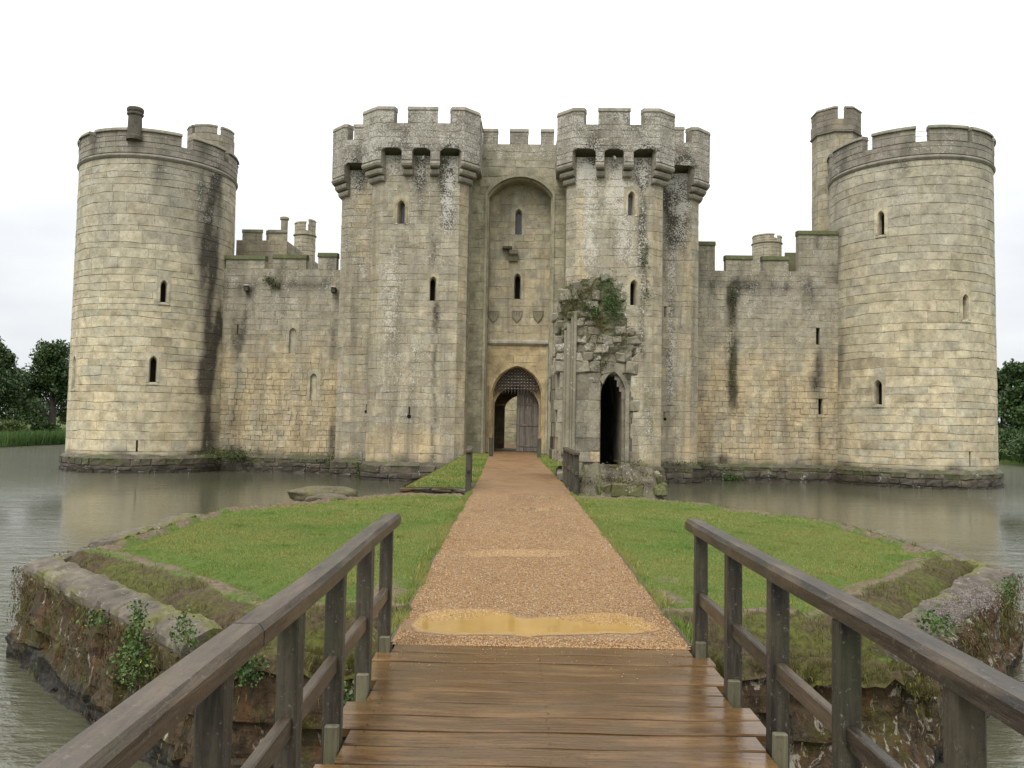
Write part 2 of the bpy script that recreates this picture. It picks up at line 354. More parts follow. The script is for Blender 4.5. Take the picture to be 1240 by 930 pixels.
def water():
    m = NT('moat_water')
    p = m.vmul(m.pos, (.6, 1.5, 1.0))
    n1 = m.noise(5.5, 4, .6, p, .3); n2 = m.noise(1.1, 3, .5, p); n3 = m.noise(.05, 2, .5)
    sep = m.n('ShaderNodeSeparateXYZ'); m.l(m.pos, sep.inputs[0])
    ax = m.math('ABSOLUTE', m.math('SUBTRACT', sep.outputs[0], .7))
    amp = m.rng(ax, 15, 27, .03, 1.0, True)            # ruffled by the wind away from the lee of the castle
    near = m.rng(sep.outputs[1], 6, 24, .35, 0.0)
    amp = m.math('MAXIMUM', amp, m.math('MULTIPLY', near, m.rng(ax, 2.5, 7)))
    amp = m.math('MULTIPLY', amp, m.rng(n3, .35, .6, .6, 1.2))
    h = m.math('MULTIPLY', m.math('ADD', m.math('MULTIPLY', n1, .70), m.math('MULTIPLY', n2, .95)), amp)
    c = m.mix(m.rng(n2, .3, .7), (.080, .081, .052), (.100, .100, .064))
    return m.fin(c, .05, m.bump(h, 1.0, .30), .5, IOR=1.33)
M['water'] = water()

# ------------------------------------------------------------------ masonry
class Poly:                                   # wall line in castle coordinates, outward = right-hand side of travel
    def __init__(s, pts, slope=0.0, z_ref=0.0):
        s.p = pts; s.n = []; s.L = [0.0]; s.slope = slope; s.z_ref = z_ref
        for (a, b), (c, d) in zip(pts, pts[1:]):
            l = sqrt((c - a) ** 2 + (d - b) ** 2); s.L.append(s.L[-1] + l); s.n.append(((d - b) / l, -(c - a) / l))
        s.m = [s.n[0]]
        for n0, n1 in zip(s.n, s.n[1:]):
            k = 1 + n0[0] * n1[0] + n0[1] * n1[1]; s.m.append(((n0[0] + n1[0]) / k, (n0[1] + n1[1]) / k))
        s.m.append(s.n[-1]); s.breaks = s.L
    def __call__(s, u, z, d=0.0):
        d = d - s.slope * (z - s.z_ref)
        for i, l in enumerate(s.L):
            if abs(u - l) < 1e-4: return s.p[i][0] + s.m[i][0] * d, s.p[i][1] + s.m[i][1] * d, z
        i = max(0, min(len(s.n) - 1, sum(1 for l in s.L[1:] if u > l)))
        t = (u - s.L[i]) / (s.L[i + 1] - s.L[i]); a, b = s.p[i], s.p[i + 1]
        ma, mb_ = s.m[i], s.m[i + 1]
        if d and len(s.p) > 2:                 # stay clear of the mitres
            ax, ay = a[0] + ma[0] * d, a[1] + ma[1] * d; bx, by = b[0] + mb_[0] * d, b[1] + mb_[1] * d
            return ax + (bx - ax) * t, ay + (by - ay) * t, z
        return a[0] + (b[0] - a[0]) * t + s.n[i][0] * d, a[1] + (b[1] - a[1]) * t + s.n[i][1] * d, z
    def u(s, seg, coord, axis=0):              # wall length at which the coordinate is reached on a segment
        a, b = s.p[seg], s.p[seg + 1]
        return s.L[seg] + (coord - a[axis]) / (b[axis] - a[axis]) * (s.L[seg + 1] - s.L[seg])
class Cyl:
    def __init__(s, cu, cv, r, taper=0.0, n=None):
        s.cu, s.cv, s.r, s.taper, s.breaks, s.n = cu, cv, r, taper, [], n
    def rad(s, z): return s.r - s.taper * z
    def __call__(s, u, z, d=0.0):
        a = u / s.r; r = s.rad(z) + d
        if s.n:
            st = 2 * pi / s.n; q = (a + st / 2) % st - st / 2; r *= cos(st / 2) / cos(q)
        return s.cu + r * sin(a), s.cv - r * cos(a), z
NOST = (0, 0, 0, 0, 0, 0)
def cut(r, openings):
    """pieces of the rectangle r = (u0,u1,z0,z1) outside every opening"""
    hit = [o for o in openings if o[0] < r[1] - 1e-4 and o[1] > r[0] + 1e-4 and o[2] < r[3] - 1e-4 and o[3] > r[2] + 1e-4]
    if not hit: return [r]
    zs = sorted({r[2], r[3]} | {z for o in hit for z in (o[2], o[3]) if r[2] < z < r[3]})
    out = []
    for a, b in zip(zs, zs[1:]):
        segs = [(r[0], r[1])]
        for o in hit:
            if o[2] < b - 1e-5 and o[3] > a + 1e-5:
                segs = [q for s0, s1 in segs for q in ((s0, min(s1, o[0])), (max(s0, o[1]), s1)) if q[1] - q[0] > 1e-4]
        out += [(s0, s1, a, b) for s0, s1 in segs]
    return out
def masonry(mb, S, u0, u1, z0, z1, rh=(.34, .5), bw=(.55, 1.15), openings=(), stain=None, joint=.006, prot=(.0, .016), mort=-.006, bev=.010, keep=None, zb=(), jit=.006):
    st = stain or (lambda u, z: NOST)
    zq = sorted({round(z, 3) for o in openings for z in o[2:] if o[3] - o[2] > .5 and z0 + .25 < z < z1 - .25} | set(zb)); zk = []
    for z in zq:
        if not zk or z - zk[-1] > .22: zk.append(z)
    zs = [z0]; stops = zk + [z1]
    for stp in stops:
        while stp - zs[-1] > rh[1] * 1.4: zs.append(zs[-1] + R.uniform(*rh))
        if stp - zs[-1] > rh[1]: zs.append((zs[-1] + stp) / 2)
        zs.append(stp)
    br = [b for b in S.breaks if u0 < b < u1]
    fixed = stops + [z0]; S_ = S
    def S(u, z, d=0.0):
        k = min(1.0, min(abs(z - f) for f in fixed) / .4) if z1 - z0 > 1.5 else 0
        return S_(u, z + k * .035 * (sin(u * .9 + z * 2.1) + .6 * sin(u * 2.3 + z * 5.3 + 1) + .4 * sin(u * 5.1 - z * 7)), d)
    S.breaks = S_.breaks
    corner = {round(b, 4) for b in br}
    if not keep and z1 - z0 > 1.5:              # hearting behind the facing stones
        for q0, q1 in zip(*(lambda L: (L, L[1:]))(span(S_, u0, u1, 1.0))):
            for (a0, a1, b0, b1) in cut((q0, q1, z0, z1), openings): mb.add([S_(a0, b0, mort - .05), S_(a1, b0, mort - .05), S_(a1, b1, mort - .05), S_(a0, b1, mort - .05)], [(0, 1, 2, 3)], (.5, 1, .2, 0))
    for a, b in zip(zs, zs[1:]):
        us = [u0]; k = (b - a) / .42
        for stp in br + [u1]:
            if stp - us[-1] > bw[1] * 1.3: us.append(us[-1] + R.uniform(bw[0] * .5, bw[1]))
            while stp - us[-1] > bw[1] * 1.5: us.append(us[-1] + R.uniform(*bw) * (.75 + .35 * k))
            if stp - us[-1] > bw[1] * 1.1: us.append(us[-1] + (stp - us[-1]) * R.uniform(.4, .6))
            if stp - us[-1] < .12 and len(us) > 1 and round(us[-1], 4) not in corner: us[-1] = stp
            else: us.append(stp)
        for c, d in zip(us, us[1:]):
            if keep and not keep((c + d) / 2, (a + b) / 2): continue
            rn = R.random(); p = R.uniform(*prot)
            for (q0, q1, w0, w1) in cut((c, d, a, b), openings):
                rn = R.random() if False else rn; j0 = 0 if (round(q0, 4) in corner) else joint; j1 = 0 if (round(q1, 4) in corner) else joint
                J = joint; B = bev
                if q1 - q0 < 3 * (J + B) or w1 - w0 < 3 * (J + B): J = B = min(q1 - q0, w1 - w0) * .1; j0 = min(j0, J); j1 = min(j1, J)
                b0, b1 = (B if j0 else 0), (B if j1 else 0)
                vs = []; cs = []; ts = []
                def put(uu, zz, dd, jm):
                    x = st(uu, zz); vs.append(S(uu, zz, dd)); cs.append((rn, jm, x[0], x[1])); ts.append((x[2], x[3], x[4], x[5]))
                for (i0, i1, iz) in ((0, 0, 0), (j0, j1, J)):
                    for (uu, zz) in ((q0 + i0, w0 + iz), (q1 - i1, w0 + iz), (q1 - i1, w1 - iz), (q0 + i0, w1 - iz)): put(uu, zz, mort, 1.0)
                fu0, fu1, fz0, fz1 = q0 + j0 + b0, q1 - j1 - b1, w0 + J + B, w1 - J - B
                nu = max(1, min(6, int((fu1 - fu0) / .24 + .6))); nw = 2 if fz1 - fz0 > .22 else 1
                for a_ in range(nw + 1):
                    for b_ in range(nu + 1):
                        ce = (b_ == 0 and not j0) or (b_ == nu and not j1); f = 0 if ce else jit
                        put(fu0 + (fu1 - fu0) * b_ / nu + R.uniform(-f, f) * (0 < b_ < nu or bool(b0 and b1)), fz0 + (fz1 - fz0) * a_ / nw + R.uniform(-f, f), p + R.uniform(-f, f) * .7, 0.0)
                g_ = lambda a_, b_: 8 + a_ * (nu + 1) + b_
                fs = [(g_(a_, b_), g_(a_, b_ + 1), g_(a_ + 1, b_ + 1), g_(a_ + 1, b_)) for a_ in range(nw) for b_ in range(nu)]
                for k2 in range(4): fs.append((k2, (k2 + 1) % 4, 4 + (k2 + 1) % 4, 4 + k2))
                fs += [tuple([4, 5] + [g_(0, b_) for b_ in range(nu, -1, -1)]), tuple([5, 6] + [g_(a_, nu) for a_ in range(nw, -1, -1)]), tuple([6, 7] + [g_(nw, b_) for b_ in range(nu + 1)]), tuple([7, 4] + [g_(a_, 0) for a_ in range(nw + 1)])]
                mb.add(vs, fs, cs, ts)
def plain(mb, S, us, z0, z1, d0, d1, c=(.5, 0, 0, 0), t=(0, 0, 0, 0), front=True):
    """closed slab between depths d0 (outer) and d1 (inner) along the wall line"""
    n = len(us); vs = []
    for u in us: vs += [S(u, z0, d0), S(u, z1, d0), S(u, z1, d1), S(u, z0, d1)]
    fs = [(0, 1, 2, 3), tuple(4 * (n - 1) + k for k in (3, 2, 1, 0))]
    for i in range(n - 1):
        a, b = 4 * i, 4 * (i + 1)
        if front: fs.append((a, b, b + 1, a + 1))
        fs += [(a + 1, b + 1, b + 2, a + 2), (a + 2, b + 2, b + 3, a + 3), (a + 3, b + 3, b, a)]
    mb.add(vs, fs, c, t)
def sweep(mb, S, us, prof, c=(.5, 0, 0, 0), t=(0, 0, 0, 0)):
    """closed profile of (d, z) points swept along the wall line"""
    n = len(prof); vs = [S(u, z, d) for u in us for d, z in prof]; fs = []
    for i in range(len(us) - 1):
        for k in range(n): fs.append((i * n + k, (i + 1) * n + k, (i + 1) * n + (k + 1) % n, i * n + (k + 1) % n))
    fs += [tuple(range(n)), tuple((len(us) - 1) * n + k for k in range(n))[::-1]]
    mb.add(vs, fs, c, t)
def span(S, u0, u1, step=.35):
    k = [u0] + [b for b in S.breaks if u0 + 1e-3 < b < u1 - 1e-3] + [u1]; out = [u0]
    for a, b in zip(k, k[1:]):
        m = max(1, int((b - a) / step + .5)); out += [a + (b - a) * (i + 1) / m for i in range(m)]
    return out
def lancet(w, h, point=1.0, n=6):
    """half outline of an arched opening, bottom left over the top to bottom right, z from 0"""
    r = w * (.5 + .5 * point); rise = sqrt(r * r - (r - w / 2) ** 2); zs = h - rise; out = [(-w / 2, 0)]
    a1 = math.acos((r - w / 2) / r)
    left = [(-w / 2 + r - r * cos(a1 * i / n), zs + r * sin(a1 * i / n)) for i in range(n + 1)]
    return out + left + [(-x, z) for x, z in left[-2::-1]] + [(w / 2, 0)]
def strips(outline, u, z, k=.06):
    zs = [p[1] for p in outline]; top = max(zs); hw = max(p[0] for p in outline)
    spring = max(p[1] for p in outline if abs(p[0]) > hw - 1e-6)
    res = [(u - hw, u + hw, z + min(zs), z + spring)]; a = spring
    while a < top - .01:
        b = min(top, a + k); m = (a + b) / 2; w = 0
        for p, q in zip(outline, outline[1:]):
            if p[0] <= 0 and q[0] <= 1e-6 and p[1] <= m <= q[1] and q[1] > p[1]: w = -(p[0] + (q[0] - p[0]) * (m - p[1]) / (q[1] - p[1]))
        if w > .01: res.append((u - w, u + w, z + a, z + b))
        a = b
    return res
def band(mb, S, u, z, out1, d1, out2, d2, c=(.5, 0, 0, 0), t=(0, 0, 0, 0), closed=False):
    n = len(out1); vs = [S(u + x, z + y, d1) for x, y in out1] + [S(u + x, z + y, d2) for x, y in out2]
    fs = [(i, i + 1, n + i + 1, n + i) for i in range(n - 1)]
    if closed: fs.append((n - 1, 0, n, 2 * n - 1))
    mb.add(vs, fs, c, t)
def fill(mb, S, u, z, outl, d, c=(.5, 0, 0, 0), t=(0, 0, 0, 0)):
    mb.add([S(u + x, z + y, d) for x, y in outl], [tuple(range(len(outl)))[::-1]], c, t)
def win_openings(wins):
    o = []
    for w in wins: o.append((w['u'] - w['w'] / 2 - w['s'] - .05, w['u'] + w['w'] / 2 + w['s'] + .05, w['z'] - .17 * w.get('sill', True), w['z'] + w['h'] + w['s'] + .10))
    return o
def make_windows(root, S, wins, mat):
    for w in wins:
        s = w['s']; pt = w.get('p', 1.0); mb = MB(); n = 6; d0 = w.get('d', .03); dep = w.get('dep', .45)
        inn = lancet(w['w'], w['h'], pt, n); out = lancet(w['w'] + 2 * s, w['h'] + s, pt, n)
        c = (R.random(), 0, w.get('dark', 0), w.get('warm', .25)); t = (.15, .1, .4, 0)
        inn2 = [(x * .86, y * .97 + .01) for x, y in inn]; mid = [(x * 1.22, y + (.05 if y > 0 else 0)) for x, y in inn]
        W_, H_, ys = w['w'] / 2 + s + .075, w['h'] + s + .125, out[1][1]; path = (H_ - ys) + W_; na = n
        def torect(i, x, y):
            k = i if i <= na + 1 else 2 * (na + 1) - i; sg = -1 if i <= na + 1 else 1
            if k == 0: return (sg * W_, -.16 * w.get('sill', True))
            f = (k - 1) / na * 2
            return (sg * W_, ys + (H_ - ys) * f) if f <= 1 else (sg * W_ * (2 - f), H_)
        rc_ = [torect(i, x, y) for i, (x, y) in enumerate(out)]; out0 = [(x, y if 0 < i < len(out) - 1 else -.16 * w.get('sill', True)) for i, (x, y) in enumerate(out)]
        c2 = (R.random(), 0, c[2] * .5, c[3]); band(mb, S, w['u'], w['z'], rc_, -.06, rc_, .017, c2, t); band(mb, S, w['u'], w['z'], rc_, .017, out0, .017, c2, t)
        band(mb, S, w['u'], w['z'], out, -.06, out, d0, c, t); band(mb, S, w['u'], w['z'], out, d0, mid, d0 - .004, c, t)
        band(mb, S, w['u'], w['z'], mid, d0 - .004, inn, -.09, c, t); band(mb, S, w['u'], w['z'], inn, -.09, inn2, -dep, c, t, True)
        if w.get('sill', True):
            u0, u1 = w['u'] - w['w'] / 2 - s, w['u'] + w['w'] / 2 + s; zz = w['z']
            sweep(mb, S, [u0, (u0 + u1) / 2, u1], [(-.3, zz - .17), (.03, zz - .17), (.06, zz - .13), (.06, zz - .05), (-.10, zz + .012), (-.3, zz + .012)], c, (.2, .35, .5, 0))
        f = root.build(mb, w.get('name', 'window'), mat)
        g = MB(); fill(g, S, w['u'], w['z'], inn2, -dep + .01)
        root.build(g, 'pane' if w.get('glass') else ('blocked_infill' if w.get('blind') else 'dark_opening'), M['glass'] if w.get('glass') else (mat if w.get('blind') else M['void']), f)
def make_slits(root, S, slits, mat):
    """narrow loops: (u, z, width, height, keyhole radius)"""
    for (u, z, w, h, kr) in slits:
        mb = MB(); c = (R.random(), 0, .1, .2)
        o1 = [(-w / 2 - .02, 0), (-w / 2 - .02, h), (w / 2 + .02, h), (w / 2 + .02, 0)]; o2 = [(x * .8, y) for x, y in o1]
        band(mb, S, u, z, o1, .012, o2, -.3, c, (0, 0, .3, 0), True)
        f = root.build(mb, 'arrow_slit', mat); g = MB(); fill(g, S, u, z, o2, -.28)
        if kr:
            ring = [(kr * cos(2 * pi * k / 14), kr * sin(2 * pi * k / 14)) for k in range(14)]
            fill(g, S, u, z + kr * .3, ring[::-1], .034)
        root.build(g, 'dark_opening', M['void'], f)
def slit_openings(sl): return [(u - w / 2, u + w / 2, z, z + h) for (u, z, w, h, kr) in sl]
def merlon(root, S, u0, u1, z0, z1, d0, d1, mat, stain, name='merlon', cap=.16, capmat=None, parent=None, over=.06, moss=.3, ct=(.35, .45, .8, 0)):
    mb = MB(); masonry(mb, S, u0, u1, z0, z1 - cap, (.3, .45), (.45, .9), stain=stain)
    x = stain((u0 + u1) / 2, z1) if stain else NOST
    plain(mb, S, span(S, u0, u1, .5), z0 + .001, z1 - cap, d0 - .02, d1, (R.random(), 0, x[0] * .6, x[1]), (x[2] * .6, x[3], x[4], 0), False)
    o = root.build(mb, name, mat, parent)
    cp = MB(); us = span(S, u0 - over * .4, u1 + over * .4, .4); zz = z1 - cap + .002
    sweep(cp, S, us, [(d1 - .04, zz), (d0 + over, zz), (d0 + over, zz + .05), (d0 + .0, zz + cap), (d1, zz + cap + .04)], (R.random(), 0, .12, .05), ct)
    root.build(cp, 'coping', capmat or mat, o)
    return o
class Off:                                     # the same wall line pushed outward
    def __init__(s, S, d): s.S, s.d0, s.breaks = S, d, S.breaks
    def __call__(s, u, z, d=0.0): return s.S(u, z, d + s.d0)
def gs(x, c, w): return exp(-((x - c) / w) ** 2)
def sstep(x, a, b):
    t = max(0.0, min(1.0, (x - a) / (b - a))); return t * t * (3 - 2 * t)
def vn(u, z, k=1.0, seed=0.0):                 # cheap smooth noise for stains, 0..1
    return .5 + .25 * (sin(u * 1.9 * k + 1.3 + seed) * cos(z * 1.3 * k - .7 * seed + u * .4) + sin(u * 4.3 * k - z * .9 * k + 2 * seed) * .8)

# ------------------------------------------------------------------ heights shared by the whole castle
WATER = -1.25; ZPL = -.40; ZT = (cuv(511, 129.5, -.5)[1] + cuv(745, 130.5, -.5)[1]) / 2; ZC = (cuv(487, 150.5, -.5)[1] + cuv(719, 149, -.5)[1]) / 2
print('gatehouse top', ZT, ZC)
TV = 5.9                                        # distance of the corner tower centres behind the gate front
def tower_centre(px):
    return cuv(px, 350, TV)[0]
TLU, TRU = tower_centre(189.0), tower_centre(1100.5)
TR = 4.22

def plinth(root, S, u0, u1, z1, proj, moss=.5, lic=.3, name='plinth'):
    P = Off(S, proj); mb = MB()
    stn = lambda u, z: (.25 + .45 * sstep(z, -.75, -1.25) + .45 * (vn(u, z, 1.3) - .3), .3 * (vn(u, z, .7, 3) > .62), .1 + 1.3 * lic * sstep(vn(u, z, 1.7, 5), .5, .8), moss * sstep(z, -1.15, -.5) + .4 * (vn(u, z, 1.1) - .2), .2, .8 * sstep(z, -.7, -1.2))
    masonry(mb, P, u0, u1, -2.3, z1 - .06, (.2, .42), (.35, .9), stain=stn, prot=(-.02, .07), jit=.03, joint=.012, bev=.03)
    us = span(S, u0, u1, .3); n = len(us); vs = []; cs = []
    for u in us:
        r = R.uniform(-.04, .05); vs += [P(u, z1 - .10, .03 + r * .6), P(u, z1 - .03 + r, -.04), S(u, z1 + .12 + r, -.02)]
    fs = [q for i in range(n - 1) for q in ((3 * i, 3 * i + 3, 3 * i + 4, 3 * i + 1), (3 * i + 1, 3 * i + 4, 3 * i + 5, 3 * i + 2))]
    mb.add(vs, fs, [(.4, 0, .55 * R.random(), 0) for _ in vs], [(.25, (moss + .5) * R.random(), .2, .3) for _ in vs])
    return root.build(mb, name, M['plinth'])
def roof_disc(root, cu, cv, r, z, name='tower_roof'):
    mb = MB(); n = 32
    mb.add([(cu + r * sin(2 * pi * k / n), cv - r * cos(2 * pi * k / n), z) for k in range(n)], [tuple(range(n))[::-1]], (.4, 0, .3, 0))
    return root.build(mb, name, M['plinth'])

# ------------------------------------------------------------------ corner towers
def corner_tower(label, cu, merlons_px, ytop, ycren, ystring, wins, slits, streaks, crown, bump_px):
    root = Root('round_tower', cu, TV, label, 'tower', 'round corner towers of the castle')
    S = Cyl(cu, TV, TR, .006)
    zt = ccyl(bump_px, ytop, cu, TV, TR + .1)[1]; zc = ccyl(bump_px, ycren, cu, TV, TR + .1)[1]; zs = ccyl(bump_px, ystring, cu, TV, TR + .15)[1]
    A = lambda px, py, rr=TR: ccyl(px, py, cu, TV, rr)
    C2 = 2 * pi * TR
    def stain(u, z):
        u = (u + C2 / 2) % C2 - C2 / 2
        h = (z + .4) / (zs + .4)
        dk = .22 * sstep(vn(u, z, .8), .5, .9) + .38 * sstep(h, .93, 1.05) * vn(u, z, 1.2, 2)
        gr = sstep(h, .35, .9) * (.45 + .5 * vn(u, z, .5, 1)); ms = .12 * sstep(h, .55, 1.0); lc = .75 * sstep(h, .55, 1.0) * vn(u, z, .9, 4) + .1
        ww = .50 * (1 - sstep(h, .12, .60)) * vn(u, z, .8, 6) + .18 * vn(u, z, .4, 2) * (1 - sstep(h, .8, .95))
        for (px, w, y0, y1, k, g) in streaks:
            a, zz0 = A(px, y0); zz1 = A(px, y1)[1]; q = k * (.35 + 1.0 * vn(u * 1.8, z, 1.0, px)) * gs(u, a * TR, w * (.75 + .6 * vn(z, u, 1.1, px))) * sstep(z, zz1 - .5, zz1 + 1.0) * (1 - sstep(z, zz0 - .6, zz0 + .3))
            dk += q; gr += q * .5; ms += q * g; lc += q * .3
        dk += .4 * sstep(z, .35, -.4)
        ms += .5 * sstep(z, .2, -.4)
        return (dk, ww, lc, ms, gr, 0)
    W = []
    for (px, yt, yb, wpx, sw, kw) in wins:
        a, z1 = A(px, yt); z0 = A(px, yb)[1]; d = 42.5
        W.append(dict(u=a * TR, z=z0, w=wpx * d / 1000, h=z1 - z0, s=sw, **kw))
    SL = []
    for (px, yt, yb, wd) in slits:
        a, z1 = A(px, yt); z0 = A(px, yb)[1]; SL.append((a * TR, z0, wd, z1 - z0, 0))
    mb = MB(); masonry(mb, S, -C2 / 2, C2 / 2, ZPL, zs, (.30, .62), (.45, 1.35), win_openings(W) + slit_openings(SL), stain)
    root.build(mb, 'shaft', M['pale'])
    make_windows(root, S, W, M['pale']); make_slits(root, S, SL, M['pale'])
    plinth(root, S, -C2 / 2, C2 / 2, ZPL, .19, .45, .35)
    us = span(S, -C2 / 2, C2 / 2, .4)
    sc = MB(); sweep(sc, S, us, [(-.05, zs - .08), (.05, zs - .07), (.12, zs + .03), (.12, zs + .08), (.045, zs + .17), (-.05, zs + .20)], (.6, 0, .22, 0), (.4, .2, .7, 0))
    root.build(sc, 'string_course', M['parapet'])
    P = Off(S, .05); pm = MB(); masonry(pm, P, -C2 / 2, C2 / 2, zs + .20, zc, (.3, .45), (.5, 1.0), stain=stain)
    plain(pm, P, us, zs + .2, zc - .002, -.03, -.55, (.4, 0, .3, 0), (.2, .3, .6, 0), False)
    root.build(pm, 'parapet', M['parapet'])
    roof_disc(root, cu, TV, TR - .4, zs + .1)
    ang = []
    for (a, b) in merlons_px:
        ang.append(tuple((q if isinstance(q, float) and abs(q) < 4 else A(q, (ytop + ycren) / 2, TR + .07)[0]) for q in (a, b)))
    lo, hi = ang[0][0], ang[-1][1]; gap = 2 * pi - (hi - lo); n = 7; st = gap / n
    for k in range(n): ang.append((hi + st * k + st * .28, hi + st * (k + 1) - (0 if k < n - 1 else st * .28)))
    for a, b in ang: merlon(root, P, a * TR, b * TR, zc, zt, .05, -.45, M['parapet'], stain, cap=.17)
    if crown: crown(root, S, A, zs, zc, zt)
    return root
def left_crown(root, S, A, zs, zc, zt):
    a, z0 = A(162, 166, TR + .1); z1 = A(162, 131, TR)[1]
    cu, cv = S.cu + (TR + .0) * sin(a), S.cv - (TR + .0) * cos(a)
    mb = MB(); C = Cyl(cu, cv, .37)
    prof = [(0.04, z0 - .15), (.04, z0 + .05), (0, z0 + .1), (-.03, z1 - .42), (.03, z1 - .40), (.05, z1 - .33), (0, z1 - .27), (.05, z1 - .2), (.06, z1 - .07), (0, z1), (-.1, z1), (-.1, z1 - .4)]
    n = 20; vs = [C(2 * pi * .37 * k / n, z, d) for k in range(n) for d, z in prof]; m = len(prof)
    mb.add(vs, [(k * m + i, ((k + 1) % n) * m + i, ((k + 1) % n) * m + i + 1, k * m + i + 1) for k in range(n) for i in range(m - 1)], (.3, 0, .55, 0), (.1, .3, .9, 0))
    root.build(mb, 'chimney', M['parapet'], smooth=False)
    v = TV - .6; q0, q1, zt_ = cuv(223, 160, v)[0], cuv(277, 160, v)[0], cuv(240, 154, v)[1]; T = Cyl((q0 + q1) / 2, v + .7, (q1 - q0) / 2); c = 2 * pi * T.r
    mb = MB(); masonry(mb, T, -c / 2, c / 2, zs, zt_ - .5, (.3, .45), (.4, .8)); tu = root.build(mb, 'stair_head', M['parapet'])
    for a0, a1 in ((-1.19, -.53), (-.38, .64), (.88, 1.67), (2.2, 3.0), (3.5, 4.4)): merlon(root, T, a0 * T.r, a1 * T.r, zt_ - .5, zt_, 0, -.25, M['parapet'], lambda u, z: (.1, .2, .3, .1, .7, 0), 'stair_head_merlon', .13, None, tu, .04)
def right_crown(root, S, A, zs, zc, zt):
    v = TV + 2.6; cu = cuv(1012, 200, v)[0]; r = (cuv(1041, 200, v)[0] - cuv(984, 200, v)[0]) / 2 - .05
    T = Cyl(cu, v, r, 0, 8); c = 2 * pi * r; T.breaks = [c * (k + .5) / 8 for k in range(-4, 4)]
    sx = lambda u, z: (.25 * vn(u, z, 1.4) + .25 * sstep(z, zt - .6, zt + 2), .5 * vn(u, z, .8, 2), .4 * vn(u, z, 1, 3), .2, .6, 0)
    zst, zcr, ztp = cuv(1012, 169, v)[1], cuv(1012, 153, v)[1], cuv(1012, 138, v)[1]
    b = MB(); masonry(b, T, -c / 2, c / 2, 6.0, zst, (.35, .5), (.4, .8), stain=sx)
    tu = root.build(b, 'stair_turret', M['stone'])
    b = MB(); sweep(b, T, span(T, -c / 2, c / 2, .3), [(-.05, zst - .04), (.12, zst + .03), (.12, zst + .1), (-.05, zst + .2)], (.3, 0, .4, 0), (.2, .3, .7, 0)); root.build(b, 'turret_string_course', M['parapet'], tu)
    P = Off(T, .06); b = MB(); masonry(b, P, -c / 2, c / 2, zst + .15, zcr, (.3, .4), (.4, .8), stain=sx)
    plain(b, P, span(P, -c / 2, c / 2, .3), zst + .15, zcr - .002, -.03, -.3, (.4, 0, .3, 0), (.2, .2, .6, 0), False); root.build(b, 'turret_parapet', M['parapet'], tu)
    for a0, a1 in ((-2.5, -2.1), (-1.9, -.25), (.08, 1.25), (1.6, 2.6)):
        mb = MB(); masonry(mb, P, a0 * r, a1 * r, zcr, ztp - .15, (.25, .4), (.4, .7), stain=sx)
        plain(mb, P, span(P, a0 * r, a1 * r, .3), zcr + .001, ztp - .15, -.02, -.28, (.5, 0, .2, 0), (.2, .2, .6, 0), False)
        sweep(mb, P, span(P, a0 * r, a1 * r, .3), [(-.3, ztp - .148), (.06, ztp - .148), (.06, ztp - .1), (-.02, ztp), (-.26, ztp + .02)], (.3, 0, .25, 0), (.5, .4, .8, 0))
        root.build(mb, 'turret_merlon', M['parapet'], tu)
    roof_disc(root, cu, v, r - .2, zst)
    wm = MB()
    for zz in (zc + .35, zc + .6):
        pts = [S(TR * a, zz, -.2) for a in np.linspace(-1.15, 1.2, 24)]
        tube(wm, pts, [.013] * len(pts), 4)
    root.build(wm, 'safety_wire', M['iron'])
GL = dict(glass=True)
corner_tower('left round corner tower with a dark round chimney rising from its battlements', TLU,
    [(95, 106.5), (114, 221), (235, 275), (279.5, 294)], 156, 172, 190,
    [(199, 340, 366, 7, .13, {}), (186, 432, 463, 8, .14, {}), (90, 432, 470, 8, .1, {})], [(265, 275, 288, .1), (166, 533, 547, .09), (222, 585, 592, .05)],
    [(262, .75, 200, 560, .75, .35), (281, .5, 330, 560, .6, .25), (246, .5, 205, 330, .35, .2), (205, 1.2, 190, 260, .28, .1), (196, .3, 466, 500, .35, .2), (215, 1.6, 380, 480, .18, .1), (268, .5, 380, 420, .6, .3)], left_crown, 190)
corner_tower('right round corner tower with a taller octagonal stair turret behind it', TRU,
    [(1007, 1043), (1055, 1109), (1126, 1174), (1179, 1204)], 152, 171, 191,
    [(1066, 256, 284, 7, .12, dict(d=.02)), (1063, 461, 490, 8, .13, {}), (1170, 357, 387, 7, .12, {})], [(1002, 435, 445, .1), (1174.5, 547, 565, .09)],
    [(1012, .9, 200, 570, .30, .25), (1055, .45, 490, 530, .30, .1), (1080, 1.4, 195, 230, .25, .1), (1040, 1.0, 380, 480, .16, .1), (1090, 2.2, 240, 330, .12, .05)], right_crown, 1105)

# ------------------------------------------------------------------ gatehouse
cu_ = lambda px, py, v: cuv(px, py, v)[0]
cz_ = lambda px, py, v: cuv(px, py, v)[1]
OV = 2.5; CVN = .45
aL0, fL0, fL1, aL1 = cu_(447, 400, CVN), cu_(457.5, 400, 0), cu_(553, 400, 0), cu_(564, 400, CVN)
aR0, fR0, fR1, aR1 = cu_(685.5, 300, CVN), cu_(697, 300, 0), cu_(791, 300, 0), cu_(802, 300, CVN)
oL, oR = cu_(410, 400, OV + CVN), cu_(845, 400, OV + CVN)
CW = 2.45
PL = Poly([(oL, 11.5), (oL, OV + CVN), (oL + CVN, OV), (aL0, OV), (aL0, CVN), (fL0, 0), (fL1, 0), (aL1, CVN), (aL1, CW + .05)])
PR = Poly([(aR0, CW + .05), (aR0, CVN), (fR0, 0), (fR1, 0), (aR1, CVN), (aR1, OV), (oR - CVN, OV), (oR, OV + CVN), (oR, 11.5)])
GH = Root('gatehouse', 0.0, 2.0, 'great twin towered gatehouse with machicolated battlements and the arched entrance', 'gatehouse')
